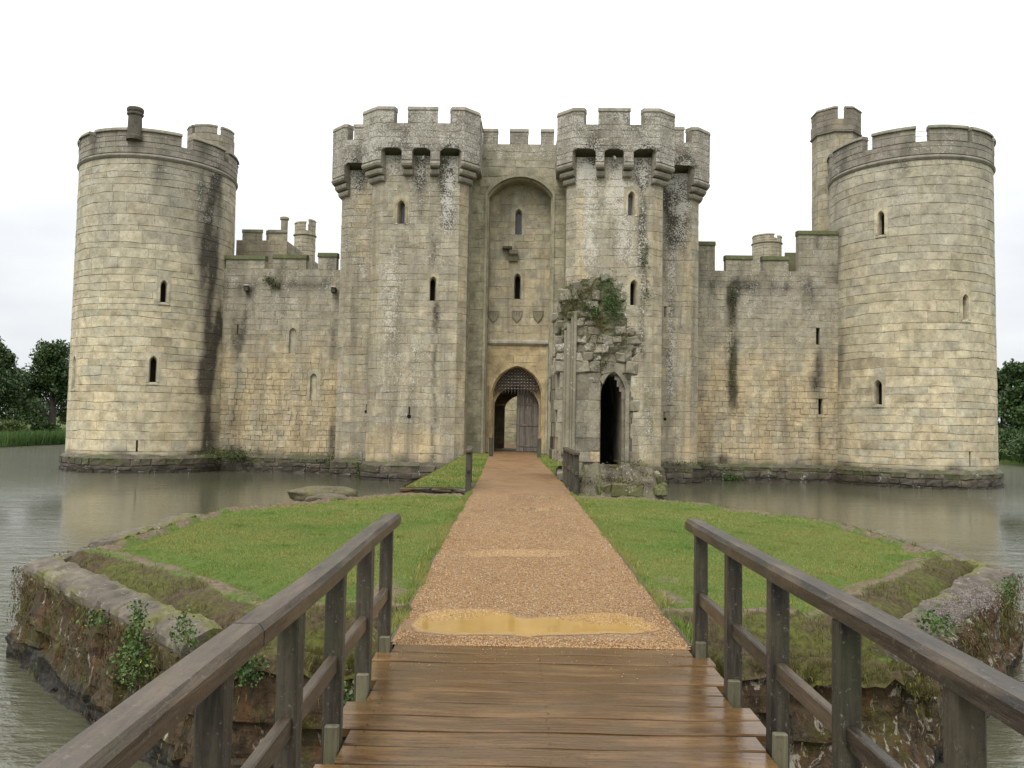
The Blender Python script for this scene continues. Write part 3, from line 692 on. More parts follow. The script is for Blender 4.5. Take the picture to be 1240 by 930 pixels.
def mk_stain(pts, low=0.0):
    """streaks on the turret fronts: (u, half width, top, bottom, dark, lichen, moss, warm)"""
    def f(u, z):
        h = (z + .4) / 15.0
        dk = .20 * sstep(vn(u, z, .9), .5, .85) + .42 * sstep(h, .92, 1.03) * vn(u, z, 1.3, 3)
        wm = .42 * vn(u, z, .6, 2) * (1 - .5 * h); lc = .15 + .42 * vn(u, z, .7, 1) + .25 * sstep(h, .7, 1) + .35 * sstep(h, .93, .98); ms = .08 + .1 * vn(u, z, .5, 7); gr = .35 + .4 * sstep(h, .2, .9)
        for (c, w, z1, z0, kd, kl, km, kw) in pts:
            q = gs(u, c, w) * sstep(z, z0 - .5, z0 + .7) * (1 - sstep(z, z1 - .3, z1 + .3))
            dk += kd * q; lc += kl * q; ms += km * q; wm += kw * q
        dk += .35 * sstep(z, .5, -.4); ms += .35 * sstep(z, .3, -.4); wm += .4 * sstep(z, 1.6, .3) * vn(u, z, 1.2, 4)
        return (dk, wm, lc, ms, gr, 0)
    return f
def onf(P, seg, px, py, v=0.0, ax=0): return P.u(seg, cu_(px, py, v), ax)
def zf(px, py, v=0.0): return cz_(px, py, v)
# streaks in photo columns, measured on the turret face planes
sL = mk_stain([(onf(PL, 5, 541, 300), .38, zf(540, 215), zf(540, 285), .75, .9, 0, .3), (onf(PL, 5, 527, 400), .16, zf(527, 365), zf(527, 560), .55, 0, .25, .0),
               (onf(PL, 5, 510, 220), .35, zf(510, 215), zf(510, 270), .5, .2, 0, .35), (onf(PL, 5, 523, 340), .18, zf(523, 290), zf(523, 330), .6, .3, .1, 0),
               (onf(PL, 5, 475, 330), .5, zf(475, 300), zf(475, 480), .05, .5, 0, 0), (onf(PL, 5, 495, 540), 1.6, zf(500, 520), zf(500, 560), .0, 0, 0, .5), (onf(PL, 5, 505, 380), .7, zf(505, 400), zf(505, 520), .18, .2, .05, 0),
               (PL.L[4] + .25, .25, 13.5, 0, -.1, -.2, 0, .35), (PL.L[7] - .3, .25, 13.5, 0, -.1, -.2, 0, .55), (PL.L[3] - .9, .9, 14, 9, .12, .3, 0, .35), (PL.L[7] + .6, .8, 14, -1, .05, -.1, .28, -.1)])
sR = mk_stain([(onf(PR, 2, 712, 250), .5, zf(712, 200), zf(712, 330), .12, .9, 0, 0), (onf(PR, 2, 757, 280), .5, zf(757, 205), zf(757, 330), .10, .8, 0, 0), (onf(PR, 2, 778, 260), .22, zf(778, 205), zf(778, 440), .55, .5, .25, .3),
               (onf(PR, 2, 741, 240), .3, zf(741, 210), zf(741, 260), .2, .5, 0, .4), (onf(PR, 5, 815, 260, OV), .45, zf(815, 200, OV), zf(815, 300, OV), 1.0, .4, 0, .25), (onf(PR, 5, 812, 400, OV), .22, zf(812, 300, OV), zf(812, 500, OV), .5, .9, .1, 0),
               (onf(PR, 5, 828, 280, OV), .35, zf(828, 240, OV), zf(828, 320, OV), .35, .5, 0, .7), (PR.L[2] + .25, .3, 13.5, 0, -.1, -.1, 0, .6), (PR.L[3] + .2, .3, 13.5, 4, -.1, 0, 0, .5),
               (onf(PR, 2, 785, 500), .6, zf(785, 470), zf(785, 545), .0, .3, .3, 0), (onf(PR, 5, 832, 420, OV), .4, zf(832, 320, OV), zf(832, 560, OV), 0, .2, 0, .45)])
def under(P, seg, px, w, y0, y1, v=0.0, k=.75): return (onf(P, seg, px, 230, v), w, zf(px, y0, v), zf(px, y1, v), k, .25, .0, .1)  # dark drips, with the shade below the parapet holes painted into the wall colour
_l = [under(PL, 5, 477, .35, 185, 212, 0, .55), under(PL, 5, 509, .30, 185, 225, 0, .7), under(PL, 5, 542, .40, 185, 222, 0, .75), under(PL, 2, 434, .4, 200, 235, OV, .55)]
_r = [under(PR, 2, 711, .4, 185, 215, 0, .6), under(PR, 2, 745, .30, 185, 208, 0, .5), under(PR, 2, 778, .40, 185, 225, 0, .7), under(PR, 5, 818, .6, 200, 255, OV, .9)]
sL0, sR0 = sL, sR
def add_shade_stain(f, pts):
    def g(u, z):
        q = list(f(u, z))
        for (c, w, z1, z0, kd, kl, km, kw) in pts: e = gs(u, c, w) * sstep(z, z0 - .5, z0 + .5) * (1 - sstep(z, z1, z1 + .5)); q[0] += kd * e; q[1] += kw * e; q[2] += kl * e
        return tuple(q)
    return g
sL, sR = add_shade_stain(sL0, _l), add_shade_stain(sR0, _r)
Z_SH = 14.9
wl = [dict(u=onf(PL, 5, 486, 258), z=zf(486, 271), w=.30, h=zf(486, 244) - zf(486, 271), s=.17, glass=True, d=.05, sill=False),
      dict(u=onf(PL, 5, 524.5, 350), z=zf(524, 364), w=.30, h=zf(524, 336) - zf(524, 364), s=.07, p=.6, sill=False)]
wr = [dict(u=onf(PR, 2, 764.5, 247), z=zf(764, 261), w=.28, h=zf(764, 233) - zf(764, 261), s=.17, glass=True, d=.05, sill=False),
      dict(u=onf(PR, 2, 767.5, 355), z=zf(767, 370), w=.30, h=zf(767, 340) - zf(767, 370), s=.10, p=.8, sill=False)]
kl = [(onf(PL, 5, 495.5, 500), zf(495, 505), .07, .50, .10), (onf(PL, 2, 444, 495, OV), zf(444, 499, OV), .07, .38, .08)]
kr = [(onf(PR, 5, 804.5, 500, OV), zf(804, 508, OV), .07, .38, .08), (onf(PR, 5, 805.5, 377, OV), zf(805, 384, OV), .10, .55, 0)]
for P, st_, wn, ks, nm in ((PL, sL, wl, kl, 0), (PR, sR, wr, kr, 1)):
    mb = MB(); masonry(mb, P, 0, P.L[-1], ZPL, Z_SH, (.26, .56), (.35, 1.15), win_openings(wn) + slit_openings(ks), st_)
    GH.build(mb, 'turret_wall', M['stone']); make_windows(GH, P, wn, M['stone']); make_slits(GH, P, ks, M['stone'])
    plinth(GH, P, 0, P.L[-1], ZPL, .2, .35, .4)
# parapets on corbels, with the murder-hole arches cut into their lower edge
DP = .52
def parapet(P, st_, u0, u1, zb, holes, merl, base=ZC, top=ZT, d=DP):
    Q = Off(P, d); op = []
    for (a, b, zt_) in holes: op += strips(lancet(b - a, zt_ - zb + .02, -.0, 6), (a + b) / 2, zb - .02, .05) if False else [(a, b, zb - .1, zt_ - .14), (a + .03, b - .03, zt_ - .14, zt_ - .09), (a + .08, b - .08, zt_ - .09, zt_ - .04), (a + .17, b - .17, zt_ - .04, zt_)]
    mb = MB(); masonry(mb, Q, u0, u1, zb, base, (.3, .46), (.45, .85), op, st_)
    # underside and inner faces between the holes
    cuts = [u0] + [x for h in sorted(holes) for x in h[:2]] + [u1]
    for a, b in zip(cuts[::2], cuts[1::2]): plain(mb, Q, span(Q, a, b, .5), zb, base - .02, -.021, -.40, (.4, 0, .2, .2), (.2, .1, .5, 0), False)
    for (a, b, zt_) in holes: plain(mb, Q, [a, b], zt_ + .01, base - .02, -.021, -.40, (.4, 0, .5, .1), (.1, .1, .5, 0), False)
    zt_ = max(h[2] for h in holes); plain(mb, P, span(P, u0, u1, .5), zt_ + .015, zt_ + .12, d - .2, -.9, (.3, 0, .4, 0), (0, .2, .5, 0))
    GH.build(mb, 'parapet', M['parapet'])
    for (a, b) in merl: merlon(GH, Q, a, b, base, top, 0, -.42, M['parapet'], st_, cap=.18, over=.04, ct=(.55, .25, .7, 0))
def corbel(P, u0, u1, ztop, tiers, th=.30):
    mb = MB(); us = span(P, u0, u1, .3)
    for k in range(tiers):
        e = DP * (tiers - k) / tiers + .04; z1 = ztop - k * th; z0 = z1 - th + .02; mid = (z0 + z1) / 2
        prof = [(-.08, z0), (e - .13, z0), (e - .04, z0 + .05), (e, mid), (e - .03, z1 - .05), (e - .10, z1), (-.08, z1)]
        e2 = .05 + .035 * k if tiers > 1 and len(us) < 4 else 0
        sweep(mb, P, us, prof, (R.random(), 0, .18, .1), (.45, .1, .55, 0))
    GH.build(mb, 'corbel', M['parapet'])
vf = -DP
zbF = zf(456, 193, vf)
hL = [(onf(PL, 5, a, 190, vf), onf(PL, 5, b, 190, vf), zf(500, 179, vf)) for a, b in ((465.5, 488), (499.5, 519.5), (530, 553.5))]
hR = [(onf(PR, 2, a, 190, vf), onf(PR, 2, b, 190, vf), zf(740, 180, vf)) for a, b in ((698.7, 724), (733.5, 755), (765.5, 790))]
mL = [(PL.L[4] - .15, onf(PL, 5, 480, 140, vf)), (onf(PL, 5, 495, 140, vf), onf(PL, 5, 528, 140, vf)), (onf(PL, 5, 543.5, 140, vf), PL.L[7] + .25)]
mL += [(PL.L[7] + .75, PL.L[8] + .6 - .62)]
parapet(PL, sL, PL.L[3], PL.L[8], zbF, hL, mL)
mR = [(PR.L[1] - .15, onf(PR, 2, 711.5, 140, vf)), (onf(PR, 2, 727, 140, vf), onf(PR, 2, 762, 140, vf)), (onf(PR, 2, 777, 140, vf), PR.L[4] + .2), (PR.L[4] + .75, PR.L[5] - .02)]
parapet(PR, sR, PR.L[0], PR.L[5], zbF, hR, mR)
for (a, b) in ((PL.L[4] - .25, hL[0][0]), (hL[0][1], hL[1][0]), (hL[1][1], hL[2][0]), (hL[2][1], PL.L[7] + .35)): corbel(PL, a, b, zbF, 2 if b - a < .8 else 3, .34 if b - a < .8 else .33)
for (a, b) in ((PR.L[1] - .35, hR[0][0]), (hR[0][1], hR[1][0]), (hR[1][1], hR[2][0]), (hR[2][1], PR.L[4] + .25)): corbel(PR, a, b, zbF, 2 if b - a < .8 else 3, .34 if b - a < .8 else .33)
vo = OV - DP
zbO = zf(410, 212, vo)
hol = [(onf(PL, 2, 422.5, 205, vo), PL.L[3] - .02, zf(430, 197, vo))]
hor = [(PR.L[5] + .02, onf(PR, 5, 834, 205, vo), zf(815, 200, vo))]
parapet(PL, sL, 0, PL.L[3], zbO, hol, [(PL.L[1] - 5.2, PL.L[1] - 3.9), (PL.L[1] - 3.2, PL.L[1] - 1.9), (PL.L[1] - .3 - .6, onf(PL, 2, 427, 155, vo)), (onf(PL, 2, 436.5, 155, vo), PL.L[3] - .02)])
parapet(PR, sR, PR.L[5], PR.L[8], zbO, hor, [(PR.L[5] + .02, onf(PR, 5, 820, 155, vo)), (onf(PR, 5, 831, 155, vo), PR.L[7] + .8), (PR.L[7] + 1.5, PR.L[7] + 2.8)])
corbel(PL, PL.L[1] - .5, hol[0][0], zbO, 3, .33); corbel(PR, hor[0][1], PR.L[7] + .5, zbO, 3, .33)
sp = MB()
for px in (512, 744):
    u, z = cuv(px, 190, -.3); tube(sp, [(u, .2, z + .22), (u + .03, -.42, z - .1)], [.075, .06], 8)
    GH.build(sp, 'drain_spout', M['spout']); sp = MB()
# the wall between the turrets and the great recess
CP = Poly([(aL1 - .02, CW), (aR0 + .02, CW)]); c0 = aL1 - .02
cU = lambda px, py, v=CW: cu_(px, py, v) - c0
jl, jr = cU(588.5, 350), cU(667.5, 350); rw = jr - jl; rc = (jl + jr) / 2
zr1 = zf(628, 214, CW); ZG = .12
ro = lancet(rw, zr1 - ZG + .4, -.0 + .05, 12)
def seg_arch(w, h, rise, n=12):
    r = (w * w / 4 + rise * rise) / (2 * rise); a = math.asin(w / 2 / r)
    return [(-w / 2, 0)] + [(r * sin(-a + 2 * a * i / n), h - r + r * cos(-a + 2 * a * i / n)) for i in range(n + 1)] + [(w / 2, 0)]
ro = seg_arch(rw, zr1 - ZG + .4, .95)
ost = strips(ro, rc, ZG - .4, .06)
sC = lambda u, z: (.10 * vn(u, z, 1.1) + .35 * sstep(z, zr1 - .2, zr1 + 1.2) * vn(u, z, 1.6, 2) + .3 * sstep(z, 1.6, .2), .25 * vn(u, z, .8, 3), .25 + .5 * sstep(z, zr1, zr1 + 1.5), .12 + .22 * vn(u, z, .5, 5), .25 + .5 * sstep(z, 13.5, 16), 0)
mb = MB(); masonry(mb, CP, 0, CP.L[-1], ZG - .4, ZC, (.36, .52), (.4, .8), ost, sC)
plain(mb, CP, [0, CP.L[-1]], zr1 + .35, ZC - .02, -.021, -.6, (.4, 0, .2, 0), (.2, .2, .6, 0), False)
GH.build(mb, 'middle_wall', M['green'])
mm = [(cU(585, 160) , cU(603, 160)), (cU(617.5, 160), cU(640, 160)), (cU(655, 160), cU(671, 160))]
for a, b in mm: merlon(GH, CP, a, b, ZC, ZT, 0, -.42, M['parapet'], sC, cap=.18, over=.04, ct=(.5, .25, .7, 0))
REC = 1.05                                     # depth of the recess
ri = [(x * .955, y if y == 0 else y - .09) for x, y in ro]
mb = MB(); z_ = ZG - .4
ro2 = [(x * 1.07, y if y == 0 else y + .13) for x, y in ro]
band(mb, CP, rc, z_, ro2, -.03, ro2, .06, (.5, 0, .2, .1), (.3, .2, .5, 0)); band(mb, CP, rc, z_, ro2, .06, ro, .05, (.5, 0, .2, .1), (.3, .2, .5, 0)); band(mb, CP, rc, z_, ro, .05, ro, -.18, (.4, 0, .25, 0), (.1, .35, .4, 0))
band(mb, CP, rc, z_, ro, -.18, ri, -.26, (.6, 0, .1, .2), (.1, .2, .3, 0)); band(mb, CP, rc, z_, ri, -.26, ri, -REC - .05, (.45, 0, .2, .1), (.1, .3, .4, 0))
GH.build(mb, 'recess_arch', M['green'])
RV = CW + REC
RP = Poly([(aL1 - .02, RV), (aR0 + .02, RV)])
rU = lambda px, py: cu_(px, py, RV) - c0
rz = lambda px, py: cz_(px, py, RV)
rwin = [dict(u=rU(628, 270), z=rz(628, 284), w=.30, h=rz(628, 254) - rz(628, 284), s=.18, glass=True, d=.05, sill=False), dict(u=rU(626.5, 350), z=rz(626, 362), w=.30, h=rz(626, 332) - rz(626, 362), s=.15, d=.05, sill=False)]
rsl = [(rU(590.5, 274), rz(590, 281), .09, .55, 0), (rU(590.5, 376), rz(590, 384), .09, .6, 0)]
gl, gr_ = rU(594.5, 490), rU(657, 490); gw = gr_ - gl; gc = (gl + gr_) / 2; zga = rz(625.5, 443)
def gate_arch(w, h, spring):                    # low pointed (four-centred) arch
    n = 10; out = [(-w / 2, 0)]
    L = []
    for i in range(n + 1):
        t = i / n; L.append((-w / 2 + w / 2 * (1 - cos(t * pi / 2)) ** 1.0 * (.82) + w / 2 * .18 * t, spring + (h - spring) * (.80 * sin(t * pi / 2) + .20 * t)))
    return out + L + [(-x, y) for x, y in L[-2::-1]] + [(w / 2, 0)]
gz = ZG - .02
ga = gate_arch(gw, zga - gz, rz(595, 476) - gz)
sRc = lambda u, z: (.12 * vn(u, z, 1.2), .2 + .3 * vn(u, z, .8), .12, .12 + .2 * vn(u, z, .6, 2), .2 + .3 * sstep(z, 8, 14), 0)
zlab = rz(626, 416); umin, umax = rc - rw / 2, rc + rw / 2
mb = MB(); masonry(mb, RP, umin - .1, umax + .1, zlab, zr1 + .5, (.4, .6), (.45, .9), win_openings(rwin) + slit_openings(rsl), sRc); GH.build(mb, 'recess_wall', M['stone'])
sW = lambda u, z: (.15 * sstep(z, 1.5, .2) + .12 * vn(u, z, 1.5), .35, .05, .08 + .2 * sstep(z, 1.2, .2), .05, 0)
mb = MB(); masonry(mb, RP, umin - .1, umax + .1, gz - .3, zlab, (.36, .5), (.5, .9), strips(ga, gc, gz, .05) + [(gc - gw / 2, gc + gw / 2, gz - .4, gz)], sW); GH.build(mb, 'gate_surround', M['warm'])
make_windows(GH, RP, rwin, M['stone']); make_slits(GH, RP, rsl, M['stone'])
lb = MB(); l0, l1 = rU(588.5, 412), rU(664, 412)
sweep(lb, RP, [l0, (l0 + l1) / 2, l1], [(-.05, zlab - .12), (.05, zlab - .12), (.17, zlab), (.17, zlab + .10), (.02, zlab + .2), (-.05, zlab + .2)], (.4, 0, .05, .1), (.3, .1, .8, 0))
for uu in (l0 + .05, l1 - .05): plain(lb, RP, [uu - .05, uu + .05], gz, zlab - .12, .09, -.05, (.4, 0, .1, .2), (.1, .2, .3, 0))
GH.build(lb, 'label_moulding', M['stone'])
# carved shields and the worn bracket above
for px in (597.5, 626, 651.5):
    u, z = rU(px, 382), rz(px, 392); sh = [(0, 0), (.20, .22), (.29, .45), (.30, .72), (-.30, .72), (-.29, .45), (-.20, .22)]
    mb = MB(); mb.add([RP(u + x, z + y, .03) for x, y in sh] + [RP(u + x * .8, z + .09 + y * .8, .075) for x, y in sh] + [RP(u + x * .8, z + .09 + y * .8, .045) for x, y in sh],
        [(i, (i + 1) % 7, 7 + (i + 1) % 7, 7 + i) for i in range(7)] + [(7 + i, 7 + (i + 1) % 7, 14 + (i + 1) % 7, 14 + i) for i in range(7)] + [tuple(range(14, 21))], (.2, 0, .3, .1), (.1, .45, .5, 0))
    for k in range(3): plain(mb, RP, [u - .17 + .13 * k, u - .12 + .13 * k], z + .5 - .03 * k, z + .62, .065, .04, (.2, 0, .5, 0), (0, .3, .5, 0))
    GH.build(mb, 'carved_shield', M['stone'])
u, z = rU(622, 310), rz(622, 318); mb = MB()
sweep(mb, RP, [u - .22, u, u + .22], [(-.05, z), (.15, z + .05), (.22, z + .3), (.38, z + .42), (.40, z + .62), (-.05, z + .66)], (.2, 0, .45, 0), (.1, .4, .7, 0))
box(mb, c0 + u - .62, c0 + u - .1, RV - .35, RV + .05, z + .70, z + .84, (.2, 0, .7, 0), (.1, .4, .7, 0), .03)
GH.build(mb, 'carved_bracket', M['stone'])
# gate arch, portcullis, inner arch, passage
mb = MB(); gi = [(x * .94, y if y == 0 else y - .06) for x, y in ga]
go = [(x * 1.09, y if y == 0 else y + .14) for x, y in ga]
band(mb, RP, gc, gz, go, .035, ga, .045, (.7, 0, .05, .5), (0, .05, 0, 0)); band(mb, RP, gc, gz, go, -.03, go, .035, (.7, 0, .05, .5))
band(mb, RP, gc, gz, ga, .045, ga, -.12, (.7, 0, .05, .5)); band(mb, RP, gc, gz, ga, -.12, gi, -.22, (.5, 0, .1, .5)); band(mb, RP, gc, gz, gi, -.22, gi, -.5, (.5, 0, .15, .4))
GH.build(mb, 'gate_arch', M['warm'])
PV = RV + .42; XP = Poly([(aL1, PV), (aR0, PV)])
zpb = rz(625, 472)
mb = MB(); gcu = c0 + gc
def in_arch(x, z):
    z -= gz
    for p, q in zip(ga, ga[1:]):
        if p[0] <= x <= q[0] and q[0] > p[0] + 1e-6: return z < p[1] + (q[1] - p[1]) * (x - p[0]) / (q[0] - p[0]) + .2
    return abs(x) < gw / 2 and z < ga[1][1]
k = -gw / 2 + .06
while k < gw / 2:
    zt_ = zpb
    while in_arch(k, zt_ + .05): zt_ += .05
    box(mb, gcu + k - .035, gcu + k + .035, PV, PV + .05, zpb - .05, zt_, (R.random(), 0, 0, 0))
    b = len(mb.v); mb.add([(gcu + k - .035, PV, zpb - .05), (gcu + k + .035, PV, zpb - .05), (gcu + k + .035, PV + .05, zpb - .05), (gcu + k - .035, PV + .05, zpb - .05), (gcu + k, PV + .025, zpb - .24)], [(0, 1, 4), (1, 2, 4), (2, 3, 4), (3, 0, 4)])
    k += .17
zz = zpb + .04
while zz < zga + .1:
    w = gw / 2
    while w > 0 and not in_arch(w - .02, zz): w -= .05
    if w > .1: box(mb, gcu - w, gcu + w, PV - .03, PV - .005, zz, zz + .07, (R.random(), 0, 0, 0))
    zz += .165
pc = GH.build(mb, 'portcullis', M['rust'])
st_m = MB()
zz = zpb + .075
while zz < zga:
    k = -gw / 2 + .06
    while k < gw / 2:
        if in_arch(k, zz): 
            st_m.add([(gcu + k - .022, PV - .031, zz - .022), (gcu + k + .022, PV - .031, zz - .022), (gcu + k + .022, PV - .031, zz + .022), (gcu + k - .022, PV - .031, zz + .022), (gcu + k, PV - .055, zz)], [(0, 1, 4), (1, 2, 4), (2, 3, 4), (3, 0, 4)])
        k += .17
    zz += .165
GH.build(st_m, 'studs', M['spout'], pc)
IV = PV + .28; IP = Poly([(aL1 - .02, IV), (aR0 + .02, IV)])
iU = lambda px: cu_(px, 500, IV) - c0
il, ir = iU(598.5), iU(652.5); iw = ir - il; ic = (il + ir) / 2; zia = cz_(625.5, 467, IV)
ia = gate_arch(iw, zia - gz, cz_(600, 490, IV) - gz)
mb = MB(); masonry(mb, IP, gc - gw / 2 - .3, gc + gw / 2 + .3, gz - .2, zga + .6, (.36, .5), (.4, .8), strips(ia, ic, gz, .05) + [(ic - iw / 2, ic + iw / 2, gz - .3, gz)], sW)
io = [(x * 1.08, y if y == 0 else y + .1) for x, y in ia]
band(mb, IP, ic, gz, io, .03, ia, .04, (.7, 0, .1, .4)); band(mb, IP, ic, gz, ia, .04, ia, -.35, (.6, 0, .2, .3))
GH.build(mb, 'inner_arch', M['warm'])
# passage behind, dark, opening on the courtyard
E = 11.0; mb = MB(); pu0, pu1 = c0 + ic - iw / 2 - .25, c0 + ic + iw / 2 + .25; zc_ = zia + .35
for q in ([(pu0, IV + .35, gz - .1), (pu0, E, gz - .1), (pu0, E, zc_), (pu0, IV + .35, zc_)], [(pu1, IV + .35, gz - .1), (pu1, IV + .35, zc_), (pu1, E, zc_), (pu1, E, gz - .1)], [(pu0, IV + .35, zc_), (pu0, E, zc_), (pu1, E, zc_), (pu1, IV + .35, zc_)]):
    mb.add(q, [(0, 1, 2, 3)], (.2, 0, .3, .1), (0, .1, .3, 0))
EP = Poly([(pu0, E), (pu1, E)]); ew = pu1 - pu0
ea = gate_arch(ew - .9, cz_(617, 476, E) - gz, cz_(606, 492, E) - gz)
masonry(mb, EP, -1.5, ew + 1.5, gz - .1, zc_ + 3, (.36, .5), (.4, .8), strips(ea, ew / 2 + .12, gz - .1, .05), sW); band(mb, EP, ew / 2 + .12, gz - .1, ea, .03, ea, -1.0, (.6, 0, .2, .3))
for s_ in (1,):
    band(mb, EP, ew / 2 + .12, gz - .1, ea, .03, [(x * 1.06, y + .03) for x, y in ea], .03, (.6, 0, .2, .3))
GH.build(mb, 'passage', M['stone'])
# door leaf, right half shut
DV = IV + .38; dm = MB(); d0 = c0 + iU(625.5); d1 = c0 + ir + .12; nb = 7
for k in range(nb):
    a, b = d0 + (d1 - d0) * k / nb, d0 + (d1 - d0) * (k + 1) / nb
    bbox(dm, a + .004, b - .004, DV, DV + .06, gz + .05, zia + .15, .006, (R.random(), 0, 0, 0))
dl = GH.build(dm, 'door', M['door'])
for py in (490, 515, 540):
    zz = cz_(640, py, DV); hb = MB(); bbox(hb, d0 + .02, d1, DV - .035, DV - .002, zz - .05, zz + .05, .008, (R.random(), 0, 0, 0)); GH.build(hb, 'ledge', M['door'], dl)
hb = MB(); bbox(hb, d0 + .02, d0 + .16, DV - .03, DV - .002, gz + .05, zia, .008, (.9, 0, 0, 0)); GH.build(hb, 'stile', M['door'], dl)
# lead roof over the gatehouse
rm = MB(); box(rm, oL + .3, oR - .3, 3.4, 11.4, 15.3, 15.45, (.4, 0, .3, 0)); box(rm, aL0 + .3, aL1 - .3, .5, 3.4, 15.3, 15.45); box(rm, aR0 + .3, aR1 - .3, .5, 3.4, 15.3, 15.45)
GH.build(rm, 'lead_roof', M['plinth'])

# ------------------------------------------------------------------ curtain walls
CV = 5.3
def curtain(label, u0, u1, segs, wins, slits, streaks, spouts, moss, zc0, ends):
    root = Root('curtain_wall', (u0 + u1) / 2, CV, label, 'castle wall', 'curtain walls between gatehouse and towers')
    S = Poly([(u0, CV), (u1, CV)])
    U = lambda px, py: cu_(px, py, CV) - u0
    Z = lambda px, py: cz_(px, py, CV)
    def stain(u, z):
        h = (z + .4) / 10.4
        dk = .22 * sstep(vn(u, z, 1.1), .5, .85) + .45 * sstep(h, .78, .95) * vn(u, z, 1.5, 2); wm = (.62 * (1 - sstep(h, .45, .8)) + .12) * (.4 + .8 * vn(u, z, .9, 4)); lc = .55 * sstep(h, .45, .85) * (.4 + vn(u, z, .8, 6)); ms = .06 + .08 * vn(u, z, .5) + .3 * sstep(h, .93, 1.0); gr = .25 + .6 * sstep(h, .4, .9)
        for (px, w, y1, y0, kd, km) in streaks:
            q = (.25 + 1.15 * vn(u * 2.2, z, 1.0, px)) * gs(u, U(px, 450), w * (.7 + .7 * vn(z, u, 1.2, px))) * sstep(z, Z(px, y0) - .4, Z(px, y0) + .6) * (1 - sstep(z, Z(px, y1) - .3, Z(px, y1) + .3)); dk += kd * q; ms += km * q
        dk += .4 * sstep(z, .45, -.4); ms += .45 * sstep(z, .25, -.4)
        return (dk, wm, lc, ms, gr, 0)
    W = [dict(u=U(px, yb), z=Z(px, yb), w=wd, h=Z(px, yt) - Z(px, yb), s=.12, dep=dp, sill=False, p=.8, blind=True) for (px, yt, yb, wd, dp) in wins]
    SL = [(U(px, yb), Z(px, yb), wd, Z(px, yt) - Z(px, yb), 0) for (px, yt, yb, wd) in slits]
    zc = zc0
    mb = MB(); zm = 4.5
    masonry(mb, S, 0, u1 - u0, ZPL, zm, (.22, .36), (.28, .62), win_openings(W) + slit_openings(SL), stain, prot=(.004, .04), jit=.012)
    masonry(mb, S, 0, u1 - u0, zm, zc, (.28, .44), (.4, .9), win_openings(W) + slit_openings(SL), stain)
    plain(mb, S, [0, u1 - u0], 0, zc - .01, -.03, -1.4, (.4, 0, .2, 0), (.2, .4, .5, 0), False)
    root.build(mb, 'wall', M['stone'])
    for w in W: w['name'] = 'window'
    make_windows(root, S, W, M['stone']); make_slits(root, S, SL, M['stone'])
    plinth(root, S, 0, u1 - u0, ZPL, .16, .45, .4)
    for (pa, pb, yt) in segs:
        a = max(.0, U(pa, yt) if pa else 0); b = min(u1 - u0, U(pb, yt) if pb else u1 - u0)
        merlon(root, S, a, b, zc, Z((pa or pb) , yt), 0, -.5, M['stone'], stain, cap=.24, capmat=M['mosscap'], over=.07, ct=(.15, moss, .5, 0))
    for (px, py) in spouts:
        b = MB(); u, z = cuv(px, py, CV); box(b, u - .13, u + .13, CV - .35, CV + .1, z - .13, z + .13, (.1, 0, .9, 0), (0, 0, .6, 0), .02)
        o = root.build(b, 'waterspout', M['stone']); b = MB(); box(b, u - .1, u + .16, CV - .4, CV - .34, z + .14, z + .2); root.build(b, 'spout_lip', M['spout'], o)
    return root, stain
curtain('left curtain wall with two small blind windows and moss on its broken battlements', TLU + 3.5, aL0 - .2 - 1.4,
    [(274, 321, 309), (331, 371, 308), (385.5, 408, 306)], [(354, 398, 428, .34, .12), (379, 453, 485, .32, .14)], [(287.5, 393, 405, .09)],
    [(287, .5, 345, 560, .45, .12), (300, .3, 352, 420, .35, .1), (405, .4, 352, 545, .4, .1), (358, 2.8, 340, 352, .35, .1), (345, .5, 560, 545, .3, .2)], [(300, 350), (405, 352)], .95, cz_(350, 326, CV), 0)
curtain('right curtain wall with a long dark drain stain below its stepped battlements', aR1 + 1.2, TRU - 3.4,
    [(838, 866, 292), (879, 911, 309), (924, 955, 310), (967, None, 279)], [], [(990.5, 397, 417, .20), (993.5, 483, 502, .22)],
    [(888, .30, 345, 500, .75, .35), (993, .3, 420, 545, .5, .15), (890, 1.4, 338, 355, .45, .1), (955, 1.0, 345, 352, .5, .1), (870, .9, 430, 560, .15, .1), (985, .35, 345, 560, .2, .1)], [], .75, cz_(900, 328, CV), 0)

# ------------------------------------------------------------------ ranges and turrets seen over and through the castle
def inner_stain(u, z): return (.2 * vn(u, z, 1.3), .4 * vn(u, z, .8, 2), .35 * vn(u, z, 1, 5), .15, .6, 0)
v = 9.0; r = Root('ruined_range', cu_(320, 300, v), v, 'broken battlemented range with a round chimney behind the left curtain wall', 'castle range')
a0, a1, zb, zt = cu_(286, 300, v), cu_(347, 300, v), cz_(318, 291, v), cz_(318, 278, v)
S = Poly([(a0, v), (a1, v), (a1 + .02, v + 9)])
mb = MB(); masonry(mb, S, 0, S.L[-1], 0, zb, (.3, .45), (.4, .9), stain=inner_stain); plain(mb, S, [0, a1 - a0 - .01], 6, zb - .01, -.03, -.7, (.4, 0, .2, .1), (.1, .4, .6, 0), False); r.build(mb, 'wall', M['stone'])
for p0, p1 in ((293, 317.5), (325, 347)):
    merlon(r, S, cu_(p0, 300, v) - a0, min(a1 - a0 - .005, cu_(p1, 300, v) - a0), zb, zt, 0, -.5, M['stone'], inner_stain, cap=.2, capmat=M['mosscap'], ct=(.2, .5, .6, 0))
cz0, cz1 = cz_(344, 282, v + 1.5), cz_(344, 263, v + 1.5); cu0 = cu_(344.5, 270, v + 1.5)
